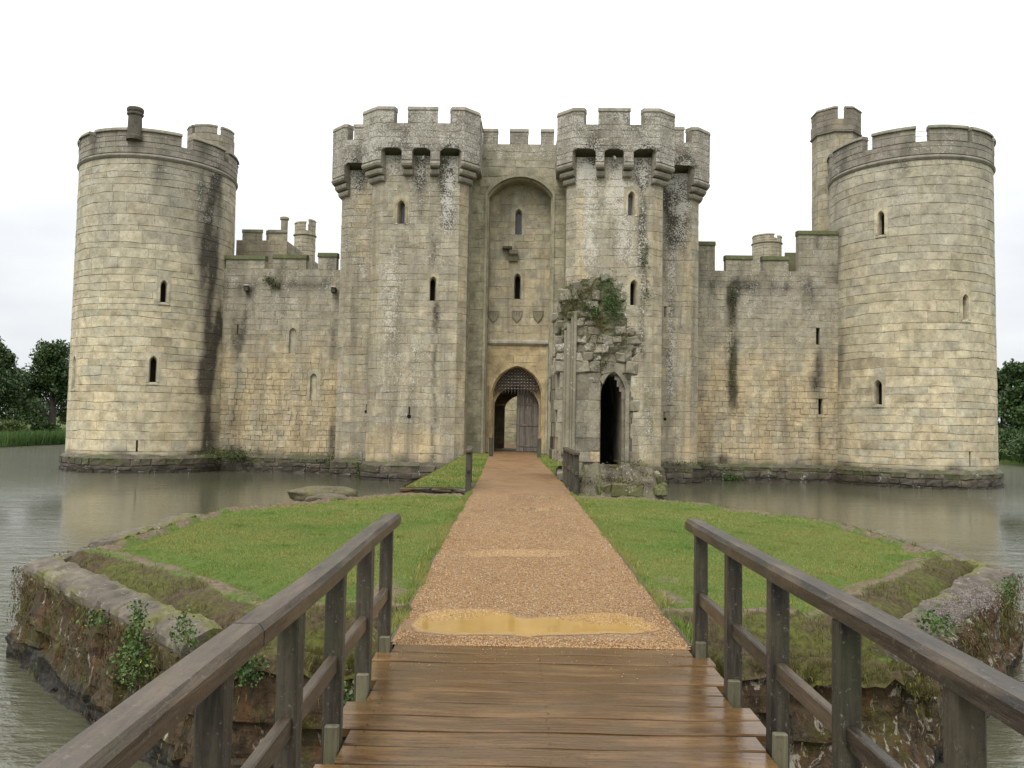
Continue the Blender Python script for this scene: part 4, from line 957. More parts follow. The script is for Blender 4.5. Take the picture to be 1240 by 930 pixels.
mb = MB(); tube(mb, [(cu0, v + 1.5, zb - .5), (cu0, v + 1.5, cz1 - .18), (cu0, v + 1.5, cz1 - .17), (cu0, v + 1.5, cz1 - .04), (cu0, v + 1.5, cz1)], [.21, .21, .28, .28, .2], 14, (.4, 0, .3, 0), (.2, .4, .8, 0)); r.build(mb, 'chimney', M['stone'])
def far_turret(label, pu0, pu1, v, py_top, py_cren, py_string, mer, hi=None):
    ua, ub = cu_(pu0, py_top, v), cu_(pu1, py_top, v); rr = (ub - ua) / 2; cu = (ua + ub) / 2
    S = Cyl(cu, v + rr, rr); C_ = 2 * pi * rr; r = Root('battlemented_turret', cu, v, label, 'turret', 'small turrets rising behind the curtain walls')
    zt, zc, zs = cz_(pu0, py_top, v), cz_(pu0, py_cren, v), cz_(pu0, py_string, v)
    mb = MB(); masonry(mb, S, -C_ / 2, C_ / 2, 4, zs, (.3, .45), (.4, .8), stain=inner_stain); r.build(mb, 'shaft', M['stone'])
    mb = MB(); sweep(mb, S, span(S, -C_ / 2, C_ / 2, .3), [(-.1, zs), (.1, zs + .04), (.1, zs + .12), (-.1, zs + .2)], (.3, 0, .3, 0), (.3, .3, .7, 0)); r.build(mb, 'string_course', M['stone'])
    mb = MB(); masonry(mb, S, -C_ / 2, C_ / 2, zs + .1, zc, (.3, .45), (.4, .8), stain=inner_stain); plain(mb, S, span(S, -C_ / 2, C_ / 2, .3), zs, zc - .01, -.03, -.3, (.4, 0, .2, .1), (.1, .3, .6, 0), False); r.build(mb, 'parapet', M['stone'])
    for a, b, tp in mer: merlon(r, S, a * rr, b * rr, zc, zc + (zt - zc) * tp, 0, -.28, M['stone'], inner_stain, cap=.14)
    roof_disc(r, cu, v + rr, rr - .15, zs)
far_turret('far round turret with one tall worn merlon behind the left curtain wall', 354, 379, 24, 264, 278, 284, [(-1.25, .35, .75), (.75, 1.7, 1.0), (2.2, 3.0, .8), (3.6, 4.4, .8)])
far_turret('squat far round turret above the right curtain wall', 916, 951, 34, 282, 290, 293, [(-1.5, .25, 1.0), (.85, 1.6, .85), (2.1, 2.9, 1), (3.4, 4.3, 1)])
v = 8.5; a0, a1 = cu_(950, 310, v), cu_(972, 310, v); zt = cz_(958, 306, v)
r = Root('ruined_wall', (a0 + a1) / 2, v, 'short broken inner wall end peeping over the right curtain wall', 'ruined wall'); S = Poly([(a0, v + 6), (a0 + .01, v), (a1 + 2, v)])
mb = MB(); masonry(mb, S, 0, S.L[-1], 0, zt - .2, (.3, .45), (.4, .9), stain=inner_stain); plain(mb, S, [6.02, S.L[-1]], 4, zt, .04, -.6, (.3, 0, .4, 0), (.1, .6, .5, 0)); r.build(mb, 'wall', M['stone'])
v = 24.0; r = Root('courtyard_ruin', 0, v, 'pale ruined courtyard wall with creepers seen through the open half of the gate', 'ruined wall')
S = Poly([(-7, v), (6, v)]); mb = MB(); masonry(mb, S, 0, 13, -.1, 7.5, (.3, .45), (.4, .9), stain=lambda u, z: (.15, .4, .3, .75 * gs(u, 6.75, .35) + .2 * vn(u, z), .1, 0)); r.build(mb, 'wall', M['pale'])

# ------------------------------------------------------------------ world-space things
class WRoot:
    def __init__(s, name, loc, label, cat, group=None):
        s.o = empty(name, loc, label, cat, 0, group); s.off = tuple(loc)
    def build(s, mb, name, mat, parent=None, smooth=False):
        return mb.build(name, mat, parent if parent is not None else s.o, smooth, s.off)
def leaf_mesh(P, size, col, aspect=.6, nrm=None, droop=.0, seed=1):
    """one bent leaf-shaped quad pair per point"""
    g = np.random.default_rng(seed); n = len(P); size = np.broadcast_to(size, (n,))
    a = g.normal(size=(n, 3)); a[:, 2] -= droop; a /= np.linalg.norm(a, axis=1)[:, None]
    b = g.normal(size=(n, 3)); b -= (b * a).sum(1)[:, None] * a; b /= np.linalg.norm(b, axis=1)[:, None]
    L = size[:, None]; W = L * aspect * .5
    V = np.stack([P - a * L * .5, P + b * W, P + a * L * .5, P - b * W], 1).reshape(-1, 3)
    F = np.arange(n * 4).reshape(n, 4)
    return V, F, np.repeat(col, 4)
def np_obj(name, V, F, col, mat, parent=None, off=(0, 0, 0), extra=None):
    me = bpy.data.meshes.new(name); nv, nf, k = len(V), len(F), F.shape[1]
    me.vertices.add(nv); me.vertices.foreach_set('co', (np.asarray(V, dtype=np.float32) - np.array(off, dtype=np.float32)).ravel())
    me.loops.add(nf * k); me.loops.foreach_set('vertex_index', F.astype(np.int32).ravel())
    me.polygons.add(nf); me.polygons.foreach_set('loop_start', np.arange(0, nf * k, k, dtype=np.int32))
    me.update(calc_edges=True)
    c = np.zeros((nv, 4), np.float32); c[:, 0] = np.clip(col, 0, 1)
    if extra is not None:
        for i, e in extra.items(): c[:, i] = e
    a = me.color_attributes.new('blk', 'FLOAT_COLOR', 'POINT'); a.data.foreach_set('color', c.ravel())
    me.materials.append(mat); o = bpy.data.objects.new(name, me); COL.objects.link(o)
    if parent is not None: o.parent = parent
    return o
def blades(P, h, w, col, lean=.35, seed=1, up=None):
    g = np.random.default_rng(seed); n = len(P); th = g.uniform(0, 2 * pi, n); h = np.broadcast_to(h, (n,)); w = np.broadcast_to(w, (n,))
    d = np.stack([np.cos(th), np.sin(th), np.zeros(n)], 1) * (w / 2)[:, None]
    ph = g.uniform(0, 2 * pi, n); l = g.uniform(0, lean, n) * h
    tip = np.stack([np.cos(ph) * l, np.sin(ph) * l, h * np.sqrt(np.clip(1 - (l / h) ** 2, .05, 1))], 1)
    V = np.stack([P - d, P + d, P + tip], 1).reshape(-1, 3); return V, np.arange(3 * n).reshape(n, 3), np.repeat(col, 3)

# ---- moat, ground and banks
mb = MB(); mb.add([(-49, -15, WATER), (49, -15, WATER), (49, 124, WATER), (-49, 124, WATER)], [(0, 1, 2, 3)])
tag(mb.build('moat_water', M['water']), kind='structure')
def axis(a, b, near, far): return np.unique(np.concatenate([np.linspace(-3000, a - 60, 14), np.linspace(a - 60, a - 4, 16), np.linspace(a - 4, a + 4, 17), np.linspace(a + 4, b - 4, 14), np.linspace(b - 4, b + 4, 17), np.linspace(b + 4, b + 60, 16), np.linspace(b + 60, 3000, 14)]))
gx, gy = axis(-46.3, 46.0, 0, 0), axis(-12, 118, 0, 0)
V = []; 
for y in gy:
    for x in gx:
        dd = max(-46.3 - x + .5 * sin(y * .21) + .3 * sin(y * .7), x - 46.0 + .5 * sin(y * .17 + 1), -12 - y, y - 118 + .6 * sin(x * .2))
        z = -2.6 + 1.95 * sstep(dd, -1.0, 1.0) + (.9 * sstep(dd, 1, 25) + .25 * sin(x * .06) * sin(y * .07) * sstep(dd, 4, 30))
        V.append((x, y, z))
nx = len(gx); F = np.array([(j * nx + i, j * nx + i + 1, (j + 1) * nx + i + 1, (j + 1) * nx + i) for j in range(len(gy) - 1) for i in range(nx - 1)])
g = np_obj('ground', np.array(V), F, np.zeros(len(V)), M['meadow']); tag(g, kind='structure'); g.data.polygons.foreach_set('use_smooth', [True] * len(F))

# ---- octagonal island
OCT = [(-2.35, 6.42), (3.05, 6.42), (6.6, 10.8), (6.6, 15.6), (3.6, 20.25), (-2.9, 20.25), (-6.0, 15.8), (-5.92, 10.08)]
def octd(x, y):
    """distance inside the island edge, and whether the nearest edge is one of the three near ones"""
    m = None; e = 0
    for i in range(8):
        (a, b), (c, d) = OCT[i], OCT[(i + 1) % 8]; l = np.hypot(c - a, d - b)
        t = ((x - a) * -(d - b) + (y - b) * (c - a)) / l
        if m is None: m = t; e = np.zeros_like(t)
        else: e = np.where(t < m, i, e); m = np.minimum(m, t)
    return m, e
PLX = [(-9, -.9), (6.2, -.876), (8, -.9), (12, -.93), (20, -.93), (26, -.92), (34, -1.0), (44, -1.12), (60, -1.12)]
PRX = [(-9, 1.4), (6.2, 1.38), (12, 1.43), (20, 1.48), (26, 1.45), (34, 1.30), (44, 1.17), (60, 1.17)]
plx = lambda y: np.interp(y, [p[0] for p in PLX], [p[1] for p in PLX])
prx = lambda y: np.interp(y, [p[0] for p in PRX], [p[1] for p in PRX])
zpath = lambda y: .12 * np.clip((np.asarray(y, float) - 22) / 20, 0, 1)
def sm(x, a, b): t = np.clip((x - a) / (b - a), 0, 1); return t * t * (3 - 2 * t)
def nz(x, y, s=1.0): return (np.sin(x * 2.1 * s + 1.7 * np.sin(y * 1.3 * s)) + np.sin(y * 2.7 * s + 1.1 * np.sin(x * 1.9 * s) + 2) + np.sin((x + y) * 4.1 * s + 1)) / 3
def lawn(x, y):
    t, e = octd(x, y); near = (e == 0) | (e == 1) | (e == 7)
    back = ~near
    t = t + .10 * nz(x, y, .9) + .05 * nz(x + 3, y, 2.6) + np.where(back, .45 * sm(t, .3, 1.0), 0)
    fr_ = (e == 0) & (t < 1.2)
    z = np.where(fr_, -.20, -.26) + .16 * sm(t, .45, .68) + .08 * sm(t, .68, .95) - .09 * sm(t, .95, 1.2) + .075 * sm(t, 1.25, 1.6)
    z = z + .02 * nz(x, y, 2.2) * sm(t, .4, .7) * (1 - sm(t, 1.3, 1.7)) + .012 * nz(x, y, .5)
    dirt = sm(t, .82, .95) * (1 - sm(t, 1.05, 1.25)) * (.75 + .5 * nz(x, y, 1.9)); moss = np.where(fr_, 1, sm(t, .3, .45)) * (1 - sm(t, .82, .98))
    pl, pr = plx(y), prx(y); near_path = np.minimum(np.abs(x - pl), np.abs(x - pr))
    bare = (1 - sm(near_path, .05, .55)) * sm(nz(x, y, 1.1), .15, .6) * (1 - sm(y, 9.5, 13))
    bare = np.maximum(bare, .9 * np.exp(-((x + 1.25) / .22) ** 2 - ((y - 8.2) / .8) ** 2)); bare = np.maximum(bare, .95 * np.exp(-((x - 2.9) / .55) ** 2 - ((y - 7.75) / .22) ** 2))
    bare = np.maximum(bare, .55 * np.exp(-((x - 1.75) / .2) ** 2 - ((y - 9.2) / .4) ** 2))
    return t, z, np.maximum(dirt, bare), moss
gx = np.arange(-6.2, 6.85, .075); gy = np.arange(6.3, 20.5, .075)
X, Y = np.meshgrid(gx, gy); T, Z, D, MO = lawn(X, Y); t0, _ = octd(X, Y)
Z = Z + NR.normal(0, .008, Z.shape) * (1 - sm(T, 1.3, 1.7)); nx = len(gx)
e0 = octd(X, Y)[1]; front = e0 == 0
ok = t0 > np.where(front, -.06, .16)
Z = Z - np.where(front | (e0 == 4) | (e0 == 3) | (e0 == 5), .10 * (1 - sm(t0, -.08, .10)), 0)
Z = Z + (.035 * nz(X, Y, 3.1) + .03 * nz(X + 5, Y, 1.4) + np.where(front, NR.normal(0, .022, Z.shape), 0)) * MO
inp = (X > plx(Y) + .05) & (X < prx(Y) - .05); Z = np.where(inp, -.06, Z)
idx = np.arange(X.size).reshape(X.shape)
q = ok[:-1, :-1] & ok[1:, :-1] & ok[:-1, 1:] & ok[1:, 1:]
F = np.stack([idx[:-1, :-1][q], idx[:-1, 1:][q], idx[1:, 1:][q], idx[1:, :-1][q]], 1)
g = np_obj('island_ground', np.stack([X.ravel(), Y.ravel(), Z.ravel()], 1), F, np.zeros(X.size), M['soil'], extra={1: D.ravel(), 2: MO.ravel()}); tag(g, kind='structure')
# retaining wall of the island
op = [((OCT[4][0] + OCT[5][0]) / 2, 20.25)] + [OCT[5], OCT[6], OCT[7], OCT[0], OCT[1], OCT[2], OCT[3], OCT[4]] + [((OCT[4][0] + OCT[5][0]) / 2, 20.25)]
WP = Poly(op, .09, -.3)
class Rough:
    def __init__(s, S, a): s.S, s.a, s.breaks = S, a, S.breaks
    def __call__(s, u, z, d=0.0): return s.S(u, z, d + s.a * (nz(u * 1.3, z * 2.2, .8) + .6 * nz(u * 3.1, z * 4, .9)) * (1 if d > -.2 else 0) - .0001)
iw_root = WRoot('island_retaining_wall', (0.3, 13, WATER), 'old mossy stone retaining wall round the grass island', 'retaining wall')
sB = lambda u, z: (.15 + .75 * sstep(z, -.75, -1.2) + .2 * vn(u, z, 2.2), .9 * sstep(vn(u, z, 1.4, 3), .45, .7), .35 * sstep(vn(u, z, 2.3, 9), .55, .8), .35 * (1 - sstep(z, -.5, -1.2)) + .5 * (vn(u, z, 1.7, 5) - .3), .3 * vn(u, z, 2), .3 + .5 * sstep(z, -.6, -1.2))
from mathutils import noise as mn
from mathutils import Vector
def fr(x, y, z, o=5): return mn.fractal(Vector((x, y, z)), .9, 2.1, o)
def edge_of(u):
    return max(k for k in range(len(WP.L) - 1) if u >= WP.L[k] - 1e-6)
def wall_d(x, y, z):
    c = mn.cell(Vector((x * 2.3 + .3 * fr(x, y, z, 2), y * 2.3, z * 4.2 + .4 * fr(y, x, z, 2))))
    return .05 * fr(x * 1.7, y * 1.7, z * 2.2) + .034 * fr(x * 6, y * 6, z * 5, 6) + .075 * (c - .5)
us = []
for a, b in zip(WP.L, WP.L[1:]):
    mid = WP((a + b) / 2, 0)[1]; stp = .045 if mid < 13.2 else .16
    m_ = max(2, int((b - a) / stp)); us += [a + (b - a) * k / m_ for k in range(m_)]
us.append(WP.L[-1])
zs = [-.22 - .042 * k for k in range(27)] + [-1.5, -2.3]
vs, ca, cb = [], [], []
for u in us:
    for k, z in enumerate(zs):
        p = WP(u, z, 0); d = wall_d(*p) - .06 * (k == 0)
        d += .04 * max(0, 1 - abs(z + .98 + .15 * fr(p[0] * .6, p[1] * .6, 3, 2)) / .1) * (z < -.7)
        vs.append(WP(u, z, d)); x = max(0, min(1, .5 + 2.2 * d / .06 * .1)); ca.append((x, 0, sstep(z, -.72, -1.2), 0)); cb.append((0, 0, 0, 0))
n = len(zs); mb = MB(); mb.add(vs, [(i * n + k, i * n + k + 1, (i + 1) * n + k + 1, (i + 1) * n + k) for i in range(len(us) - 1) for k in range(n - 1)], ca, cb)
iw_root.build(mb, 'wall_face', M['bankface'], smooth=False)
cm = MB(); prof = [(-.46, -.28), (-.40, -.10), (-.32, -.075), (-.25, -.082), (-.18, -.096), (-.12, -.110), (-.07, -.128), (-.03, -.150), (-.012, -.185), (-.015, -.25), (-.06, -.33)]
np_ = len(prof)
def edge_has(u): return not (.3 < (u - WP.L[4]) / (WP.L[5] - WP.L[4]) + .3 < 1.3)
def cop_run(ua, ub):
    uu = [u for u in us if ua <= u <= ub]; vs, ca, cb = [], [], []
    for u in uu:
        for (d, z) in prof:
            x, y, _ = WP(u, z, d); q = .05 * fr(x * 1.1, y * 1.1, .5, 3); e = .045 * fr(x * 4.5, y * 4.5, z * 5 + 2, 6); ends = min(1, min(u - ua, ub - u) / .15 + .15)
            jn = mn.cell(Vector((u * 1.25, 7.3, 1))) - .5 - .5 * max(0, 1 - abs((u * 1.25) % 1 - .5) * -2 - 1.0) * 0; jn -= .9 * (min((u * 1.25) % 1, 1 - (u * 1.25) % 1) < .03)
            vs.append(WP(u, z * 1 + q * .5 + e + .03 * jn - .06 * (1 - ends), d + (q + e + .03 * jn) * (d > -.4)))
            f = fr(x * .9 + 3, y * .9, 1, 4); ca.append((.5 + .5 * f, 0, .2 + .25 * max(0, -fr(x * 2, y * 2, 4, 3)), .1)); cb.append((.34, .24 + .75 * f + .40 * (d < -.3), .2, .3))
    b = len(cm.v); cm.add(vs, [(i * np_ + k, (i + 1) * np_ + k, (i + 1) * np_ + k + 1, i * np_ + k + 1) for i in range(len(uu) - 1) for k in range(np_ - 1)] + [tuple(range(np_)), tuple((len(uu) - 1) * np_ + k for k in range(np_))[::-1]], ca, cb)
# only where the capping survives: the two near diagonals and the sides
for ua, ub in ((WP.L[2] + .3, WP.L[4] - .35), (WP.L[5] + .45, WP.L[7] - 1.2)): cop_run(ua, ub)
iw_root.build(cm, 'coping', M['coping'], smooth=False)

# ---- causeway between island and gate
CWP = Poly([(-2.5, 42.6), (-2.62, 34), (-2.95, 22.6), (1.7, 22.6), (1.75, 28), (2.9, 29.5), (2.9, 42.6)])
r = WRoot('causeway_wall', (0, 30, WATER), 'low earthy stone sides of the grass causeway in front of the gate', 'retaining wall')
mb = MB(); masonry(mb, Rough(CWP, .04), 0, CWP.L[-1], -2.4, -.12, (.2, .35), (.3, .7), stain=sB, prot=(0, .06), jit=.03, joint=.02, bev=.03); r.build(mb, 'wall_face', M['bank'])
poly = [p for p in CWP.p]
gx = np.arange(-3.05, 4.6, .15); gy = np.arange(22.55, 46.6, .15); X, Y = np.meshgrid(gx, gy)
L = np.interp(Y, [22.6, 34, 42.6, 47], [-2.95, -2.62, -2.5, -2.5]); Rr = np.interp(Y, [22.6, 28, 29.5, 47], [1.75, 1.8, 2.95, 2.95])
t = np.minimum(np.minimum(X - L, Rr - X), Y - 22.55); Z = zpath(Y) - .03 - .14 * (1 - sm(t, 0, .45)) + .025 * nz(X, Y, 1.2); idx = np.arange(X.size).reshape(X.shape)
Z = np.where((X > plx(Y) + .1) & (X < prx(Y) - .1), zpath(Y) - .06, Z)
ok = t > -.08; q = ok[:-1, :-1] & ok[1:, :-1] & ok[:-1, 1:] & ok[1:, 1:]
F = np.stack([idx[:-1, :-1][q], idx[:-1, 1:][q], idx[1:, 1:][q], idx[1:, :-1][q]], 1)
tag(np_obj('causeway_ground', np.stack([X.ravel(), Y.ravel(), Z.ravel()], 1), F, np.zeros(X.size), M['soil'], extra={1: (.25 * (1 - sm(t, .1, .4))).ravel(), 2: (.7 * (1 - sm(t, 0.1, .45))).ravel()}), kind='structure')
pth = []; ys = np.concatenate([np.arange(6.28, 20, .16), np.arange(20, 62, .4)])
for y in ys:
    for k in range(13):
        x = plx(y) + (prx(y) - plx(y)) * k / 12; pth.append((x, y, float(zpath(y))))
F = np.array([(j * 13 + i, j * 13 + i + 1, (j + 1) * 13 + i + 1, (j + 1) * 13 + i) for j in range(len(ys) - 1) for i in range(12)])
g = np_obj('gravel_path', np.array(pth), F, np.zeros(len(pth)), M['gravel']); tag(g, kind='structure'); g.data.polygons.foreach_set('use_smooth', [True] * len(F))
for fx, lab, sg in ((plx, 'dark edging board along the left side of the gravel path', -1), (prx, 'dark edging board along the right side of the gravel path', 1)):
    mb = MB()
    ey = list(np.arange(6.3, 19.9, 1.7)) + [20.1]
    for a, b in zip(ey, ey[1:]):
        vs = []
        for y in (a + .01, b - .01):
            x = float(fx(y)); vs += [(x - .016, y, -.15), (x + .016, y, -.15), (x + .012, y, .006 + R.uniform(-.008, .004)), (x - .012, y, .006)]
        mb.add(vs, [(0, 1, 2, 3)[::-1], (4, 5, 6, 7), (0, 1, 5, 4), (1, 2, 6, 5), (2, 3, 7, 6), (3, 0, 4, 7)], (R.random(), 0, 0, 0))
    o = mb.build('path_edging', M['edging']); tag(o, lab, 'edging')
# stone slab that carries the path across the gap
mb = MB(); box(mb, -1.1, 1.65, 20.0, 22.9, -.45, -.05, (.3, 0, .3, 0)); tag(mb.build('path_slab', M['bank']), 'low slab that carries the gravel path over the gap behind the island', 'bridge slab')
# courtyard floor
mb = MB(); vs = [c2w(u, v) + (.02,) for u, v in ((-18, 6.4), (19, 6.4), (19, 44), (-18, 44))]; mb.add(vs, [(0, 1, 2, 3)], (.3, 0, 0, 0)); tag(mb.build('courtyard_lawn', M['meadow']), kind='structure')
mb = MB(); vs = [c2w(u, v) + (.10,) for u, v in ((-1.9, 3.4), (2.6, 3.4), (2.6, 17), (-1.9, 17))]; mb.add(vs, [(0, 1, 2, 3)], (.3, 0, 0, 0)); tag(mb.build('passage_floor', simple('worn_paving', (.22, .20, .18), .6)), kind='structure')

# ---- puddles
def puddle(pts_px, mat, dz, n=4):
    P = [at_height(px, py, 0)[:2] for px, py in pts_px]; out = []
    for i in range(len(P)):                    # smooth closed curve
        p0, p1, p2, p3 = [np.array(P[(i + k) % len(P)]) for k in (-1, 0, 1, 2)]
        for k in range(n):
            t = k / n; out.append(.5 * ((2 * p1) + (p2 - p0) * t + (2 * p0 - 5 * p1 + 4 * p2 - p3) * t * t + (3 * p1 - p0 - 3 * p2 + p3) * t ** 3) + NR.normal(0, .014, 2))
    mb = MB(); ctr = np.mean(out, 0); n_ = len(out); zz = lambda p: float(zpath(p[1])) + dz; mid = [p + (np.array([ctr[0] * .3 + p[0] * .7, ctr[1]]) - p) * .16 for p in out]; inn = [p + (np.array([ctr[0] * .3 + p[0] * .7, ctr[1]]) - p) * .36 for p in out]
    mb.add([(p[0], p[1], zz(p)) for q in (out, mid, inn) for p in q], [(i, (i + 1) % n_, n_ + (i + 1) % n_, n_ + i) for i in range(n_)] + [(n_ + i, n_ + (i + 1) % n_, 2 * n_ + (i + 1) % n_, 2 * n_ + i) for i in range(n_)] + [tuple(range(2 * n_, 3 * n_))], [(0, 1, 0, 0)] * n_ + [(0, .35, 0, 0)] * n_ + [(0, 0, 0, 0)] * n_)
    return tag(mb.build('puddle', mat), kind='structure')
puddle([(500, 762), (510, 744), (545, 738), (600, 738), (630, 748), (680, 746), (720, 742), (760, 744), (790, 755), (800, 762), (770, 768), (700, 769), (650, 771), (600, 769), (540, 769)], M['puddle'], .0025)
puddle([(562, 671), (585, 666), (640, 665), (690, 667), (700, 671), (670, 675), (620, 674), (580, 675)], M['wetpatch'], .0025)
puddle([(603, 616), (640, 614), (685, 615), (682, 618), (640, 619), (606, 618)], M['wetpatch'], .0025)
puddle([(625, 602), (655, 601), (680, 603), (650, 604)], M['wetpatch'], .0025)

# ---- grass
def lawn_points(n, y0, y1, seed):
    g = np.random.default_rng(seed); x = g.uniform(-6, 6.6, n); y = g.uniform(y0, y1, n)
    t, z, d, mo = lawn(x, y); t0, _ = octd(x, y)
    out = (x < plx(y) - .02) | (x > prx(y) + .02)
    keep = out & (t0 > .3) & (g.uniform(size=n) > d * 1.15 - .05) & (t > .93 + .30 * g.uniform(size=n) ** 2)
    return x[keep], y[keep], z[keep], g
allV, allF, allC = [], [], []; base = 0
for n, y0, y1, w, h, sd in ((340000, 6.5, 10, .0065, .022, 1), (220000, 10, 14, .010, .023, 2), (150000, 14, 20.2, .016, .026, 3)):
    x, y, z, g = lawn_points(n, y0, y1, sd); k = len(x); patch = .5 + .5 * nz(x, y, .45); f2 = .5 + .5 * nz(x, y, 1.7)
    f3 = sm(nz(x + 1, y + 2, 2.6), .45, .85); hh = h * g.uniform(.5, 1.25, k) * (.7 + .5 * f2 + .9 * f3); col = np.clip(.22 + .36 * patch + .2 * f2 - .22 * f3 + g.normal(0, .15, k), 0, 1)
    Vv, Ff, Cc = blades(np.stack([x, y, z - .004], 1), hh, w * g.uniform(.7, 1.3, k), col, .75, sd)
    allV.append(Vv); allF.append(Ff + base); allC.append(Cc); base += len(Vv)
# ragged longer grass along the path boards
g = np.random.default_rng(9); k = 32000; y = g.uniform(6.4, 20, k); x = np.zeros(k); sd_ = g.random(k) < .5; x = np.where(sd_, plx(y) - np.abs(g.normal(0, .06, k)) + .02 + .05 * nz(x, y, 1.3), prx(y) + np.abs(g.normal(0, .06, k)) - .02 - .05 * nz(x + 2, y, 1.3))
kp = g.random(k) < .35 + .65 * (nz(x, y, 2.0) > 0); x, y = x[kp], y[kp]; k = len(x)
Vv, Ff, Cc = blades(np.stack([x, y, np.full(k, -.03)], 1), g.uniform(.03, .085, k), .006 + .0006 * y, np.clip(g.normal(.4, .2, k), 0, 1), .8, 4); allV.append(Vv); allF.append(Ff + base); allC.append(Cc); base += len(Vv)
x = g.uniform(-2.95, 4.4, 60000); y = g.uniform(22.6, 42, 60000); l = np.interp(y, [22.6, 34, 42.6], [-2.95, -2.62, -2.5]); rr = np.interp(y, [22.6, 28, 31, 47], [1.5, 1.5, 2.9, 2.9])
kp = ((x > l + .05) & (x < plx(y))) | ((x > prx(y)) & (x < rr)); x, y, l = x[kp], y[kp], l[kp]; k = len(x)
tt = np.minimum(x - l, y - 22.55); z = zpath(y) - .03 - .14 * (1 - sm(tt, 0, .45))
Vv, Ff, Cc = blades(np.stack([x, y, z], 1), g.uniform(.03, .07, k), .03, np.clip(.4 + .2 * nz(x, y) + g.normal(0, .12, k), 0, 1), .7, 5); allV.append(Vv); allF.append(Ff + base); allC.append(Cc)
tag(np_obj('grass', np.concatenate(allV), np.concatenate(allF), np.concatenate(allC), M['grass']), kind='stuff', label='short mown green grass on the island and the causeway')
# mossy tufts on the eroded berm inside the coping
g = np.random.default_rng(21); n = 150000; x = g.uniform(-6, 6.6, n); y = g.uniform(6.4, 19, n); t, z, d, mo = lawn(x, y); kp = (mo > .3) & (g.random(n) < mo) & (g.random(n) < .25 + .75 * (nz(x, y, 1.6) > -.3)); x, y, z = x[kp], y[kp], z[kp]; k = len(x)
inp = (x > plx(y)) & (x < prx(y)); x, y, z = x[~inp], y[~inp], z[~inp]; k = len(x)
Vv, Ff, Cc = blades(np.stack([x, y, z - .006], 1), g.uniform(.02, .07, k) * (1 + .6 * nz(x, y, 2.5)), .008, np.clip(.42 + .38 * nz(x, y, 1.2) + .2 * nz(x, y, 3.3) + g.normal(0, .16, k), 0, 1), .95, 6)
g2 = np.random.default_rng(77); n = 42000; x2 = g2.uniform(-2.5, 3.3, n); y2 = 6.40 + np.abs(g2.normal(0, .20, n)); q2 = ((x2 < plx(y2) - .03) | (x2 > prx(y2) + .03)) & (nz(x2, y2, 1.4) > -.5); x2, y2 = x2[q2], y2[q2]
t2, z2, d2, m2 = lawn(x2, y2); to_ = octd(x2, y2)[0]; z2 = z2 - .10 * (1 - sm(to_, -.08, .10)); V2, F2, C2_ = blades(np.stack([x2, y2, z2 - .02], 1), g2.uniform(.03, .09, len(x2)), .007, np.clip(.5 + .35 * nz(x2, y2, 2.3) + g2.normal(0, .2, len(x2)), 0, 1), .985, 78)
Vv, Ff, Cc = np.concatenate([Vv, V2]), np.concatenate([Ff, F2 + len(Vv)]), np.concatenate([Cc, C2_])
tag(np_obj('moss', Vv, Ff, Cc, M['tuft']), kind='stuff', label='brownish green moss and tufts along the island edge')
# shaggy growth on the wall faces
g = np.random.default_rng(33); P = []; 
for k in range(19000):
    u = g.uniform(WP.L[2] - 1, WP.L[7] + 1.5); z = -.17 - abs(g.normal(0, .32)) if g.random() < .8 else g.uniform(-1.15, -.3)
    if WP.L[4] + .2 < u < WP.L[5] - .2 and g.random() < .72: continue
    if z < -1.15 or vn(u * 1.0, z, 1.6, 2) + g.normal(0, .12) < .46: continue
    P.append(WP(u, z, .05 + g.uniform(0, .03)))
P = np.array(P); k = len(P)
a = g.normal(0, .35, (k, 3)); a[:, 2] = -1; a /= np.linalg.norm(a, axis=1)[:, None]; ln = g.uniform(.02, .075, k)[:, None]; wv = g.normal(size=(k, 3)); wv[:, 2] *= .2; wv /= np.linalg.norm(wv, axis=1)[:, None]
V = np.stack([P - wv * .006, P + wv * .006, P + a * ln], 1).reshape(-1, 3)
hang = np.clip(.5 + .5 * nz(P[:, 0] * 1.5, P[:, 2] * 3 + P[:, 1], 1.0) + g.normal(0, .2, k), 0, 1)
sel = hang > .48
for nm, mk, mt, lb in (('hanging_stems', sel, M['dry'], 'rusty hanging stems and roots on the island wall'), ('wall_moss', ~sel, M['tuft'], 'green and brown moss hanging on the island wall')):
    V2 = V.reshape(k, 3, 3)[mk].reshape(-1, 3); c2 = np.repeat(g.uniform(0, 1, mk.sum()), 3); tag(np_obj(nm, V2, np.arange(len(V2)).reshape(-1, 3), c2, mt), kind='stuff', label=lb)
def wall_pt(px, py, i, j, off=.08):            # pixel -> point on the battered island wall between two corners
    (a, b), (c, d) = OCT[i], OCT[j]; l = sqrt((c - a) ** 2 + (d - b) ** 2); n = ((d - b) / l, -(c - a) / l); dr = ray(px, py); z = -.6
    for _ in range(6):
        o = off + .09 * (-.3 - z); t = (n[0] * (a + n[0] * o) + n[1] * (b + n[1] * o)) / (n[0] * dr[0] + n[1] * dr[1]); z = EYE + dr[2] * t
    return np.array([dr[0] * t, dr[1] * t, z])
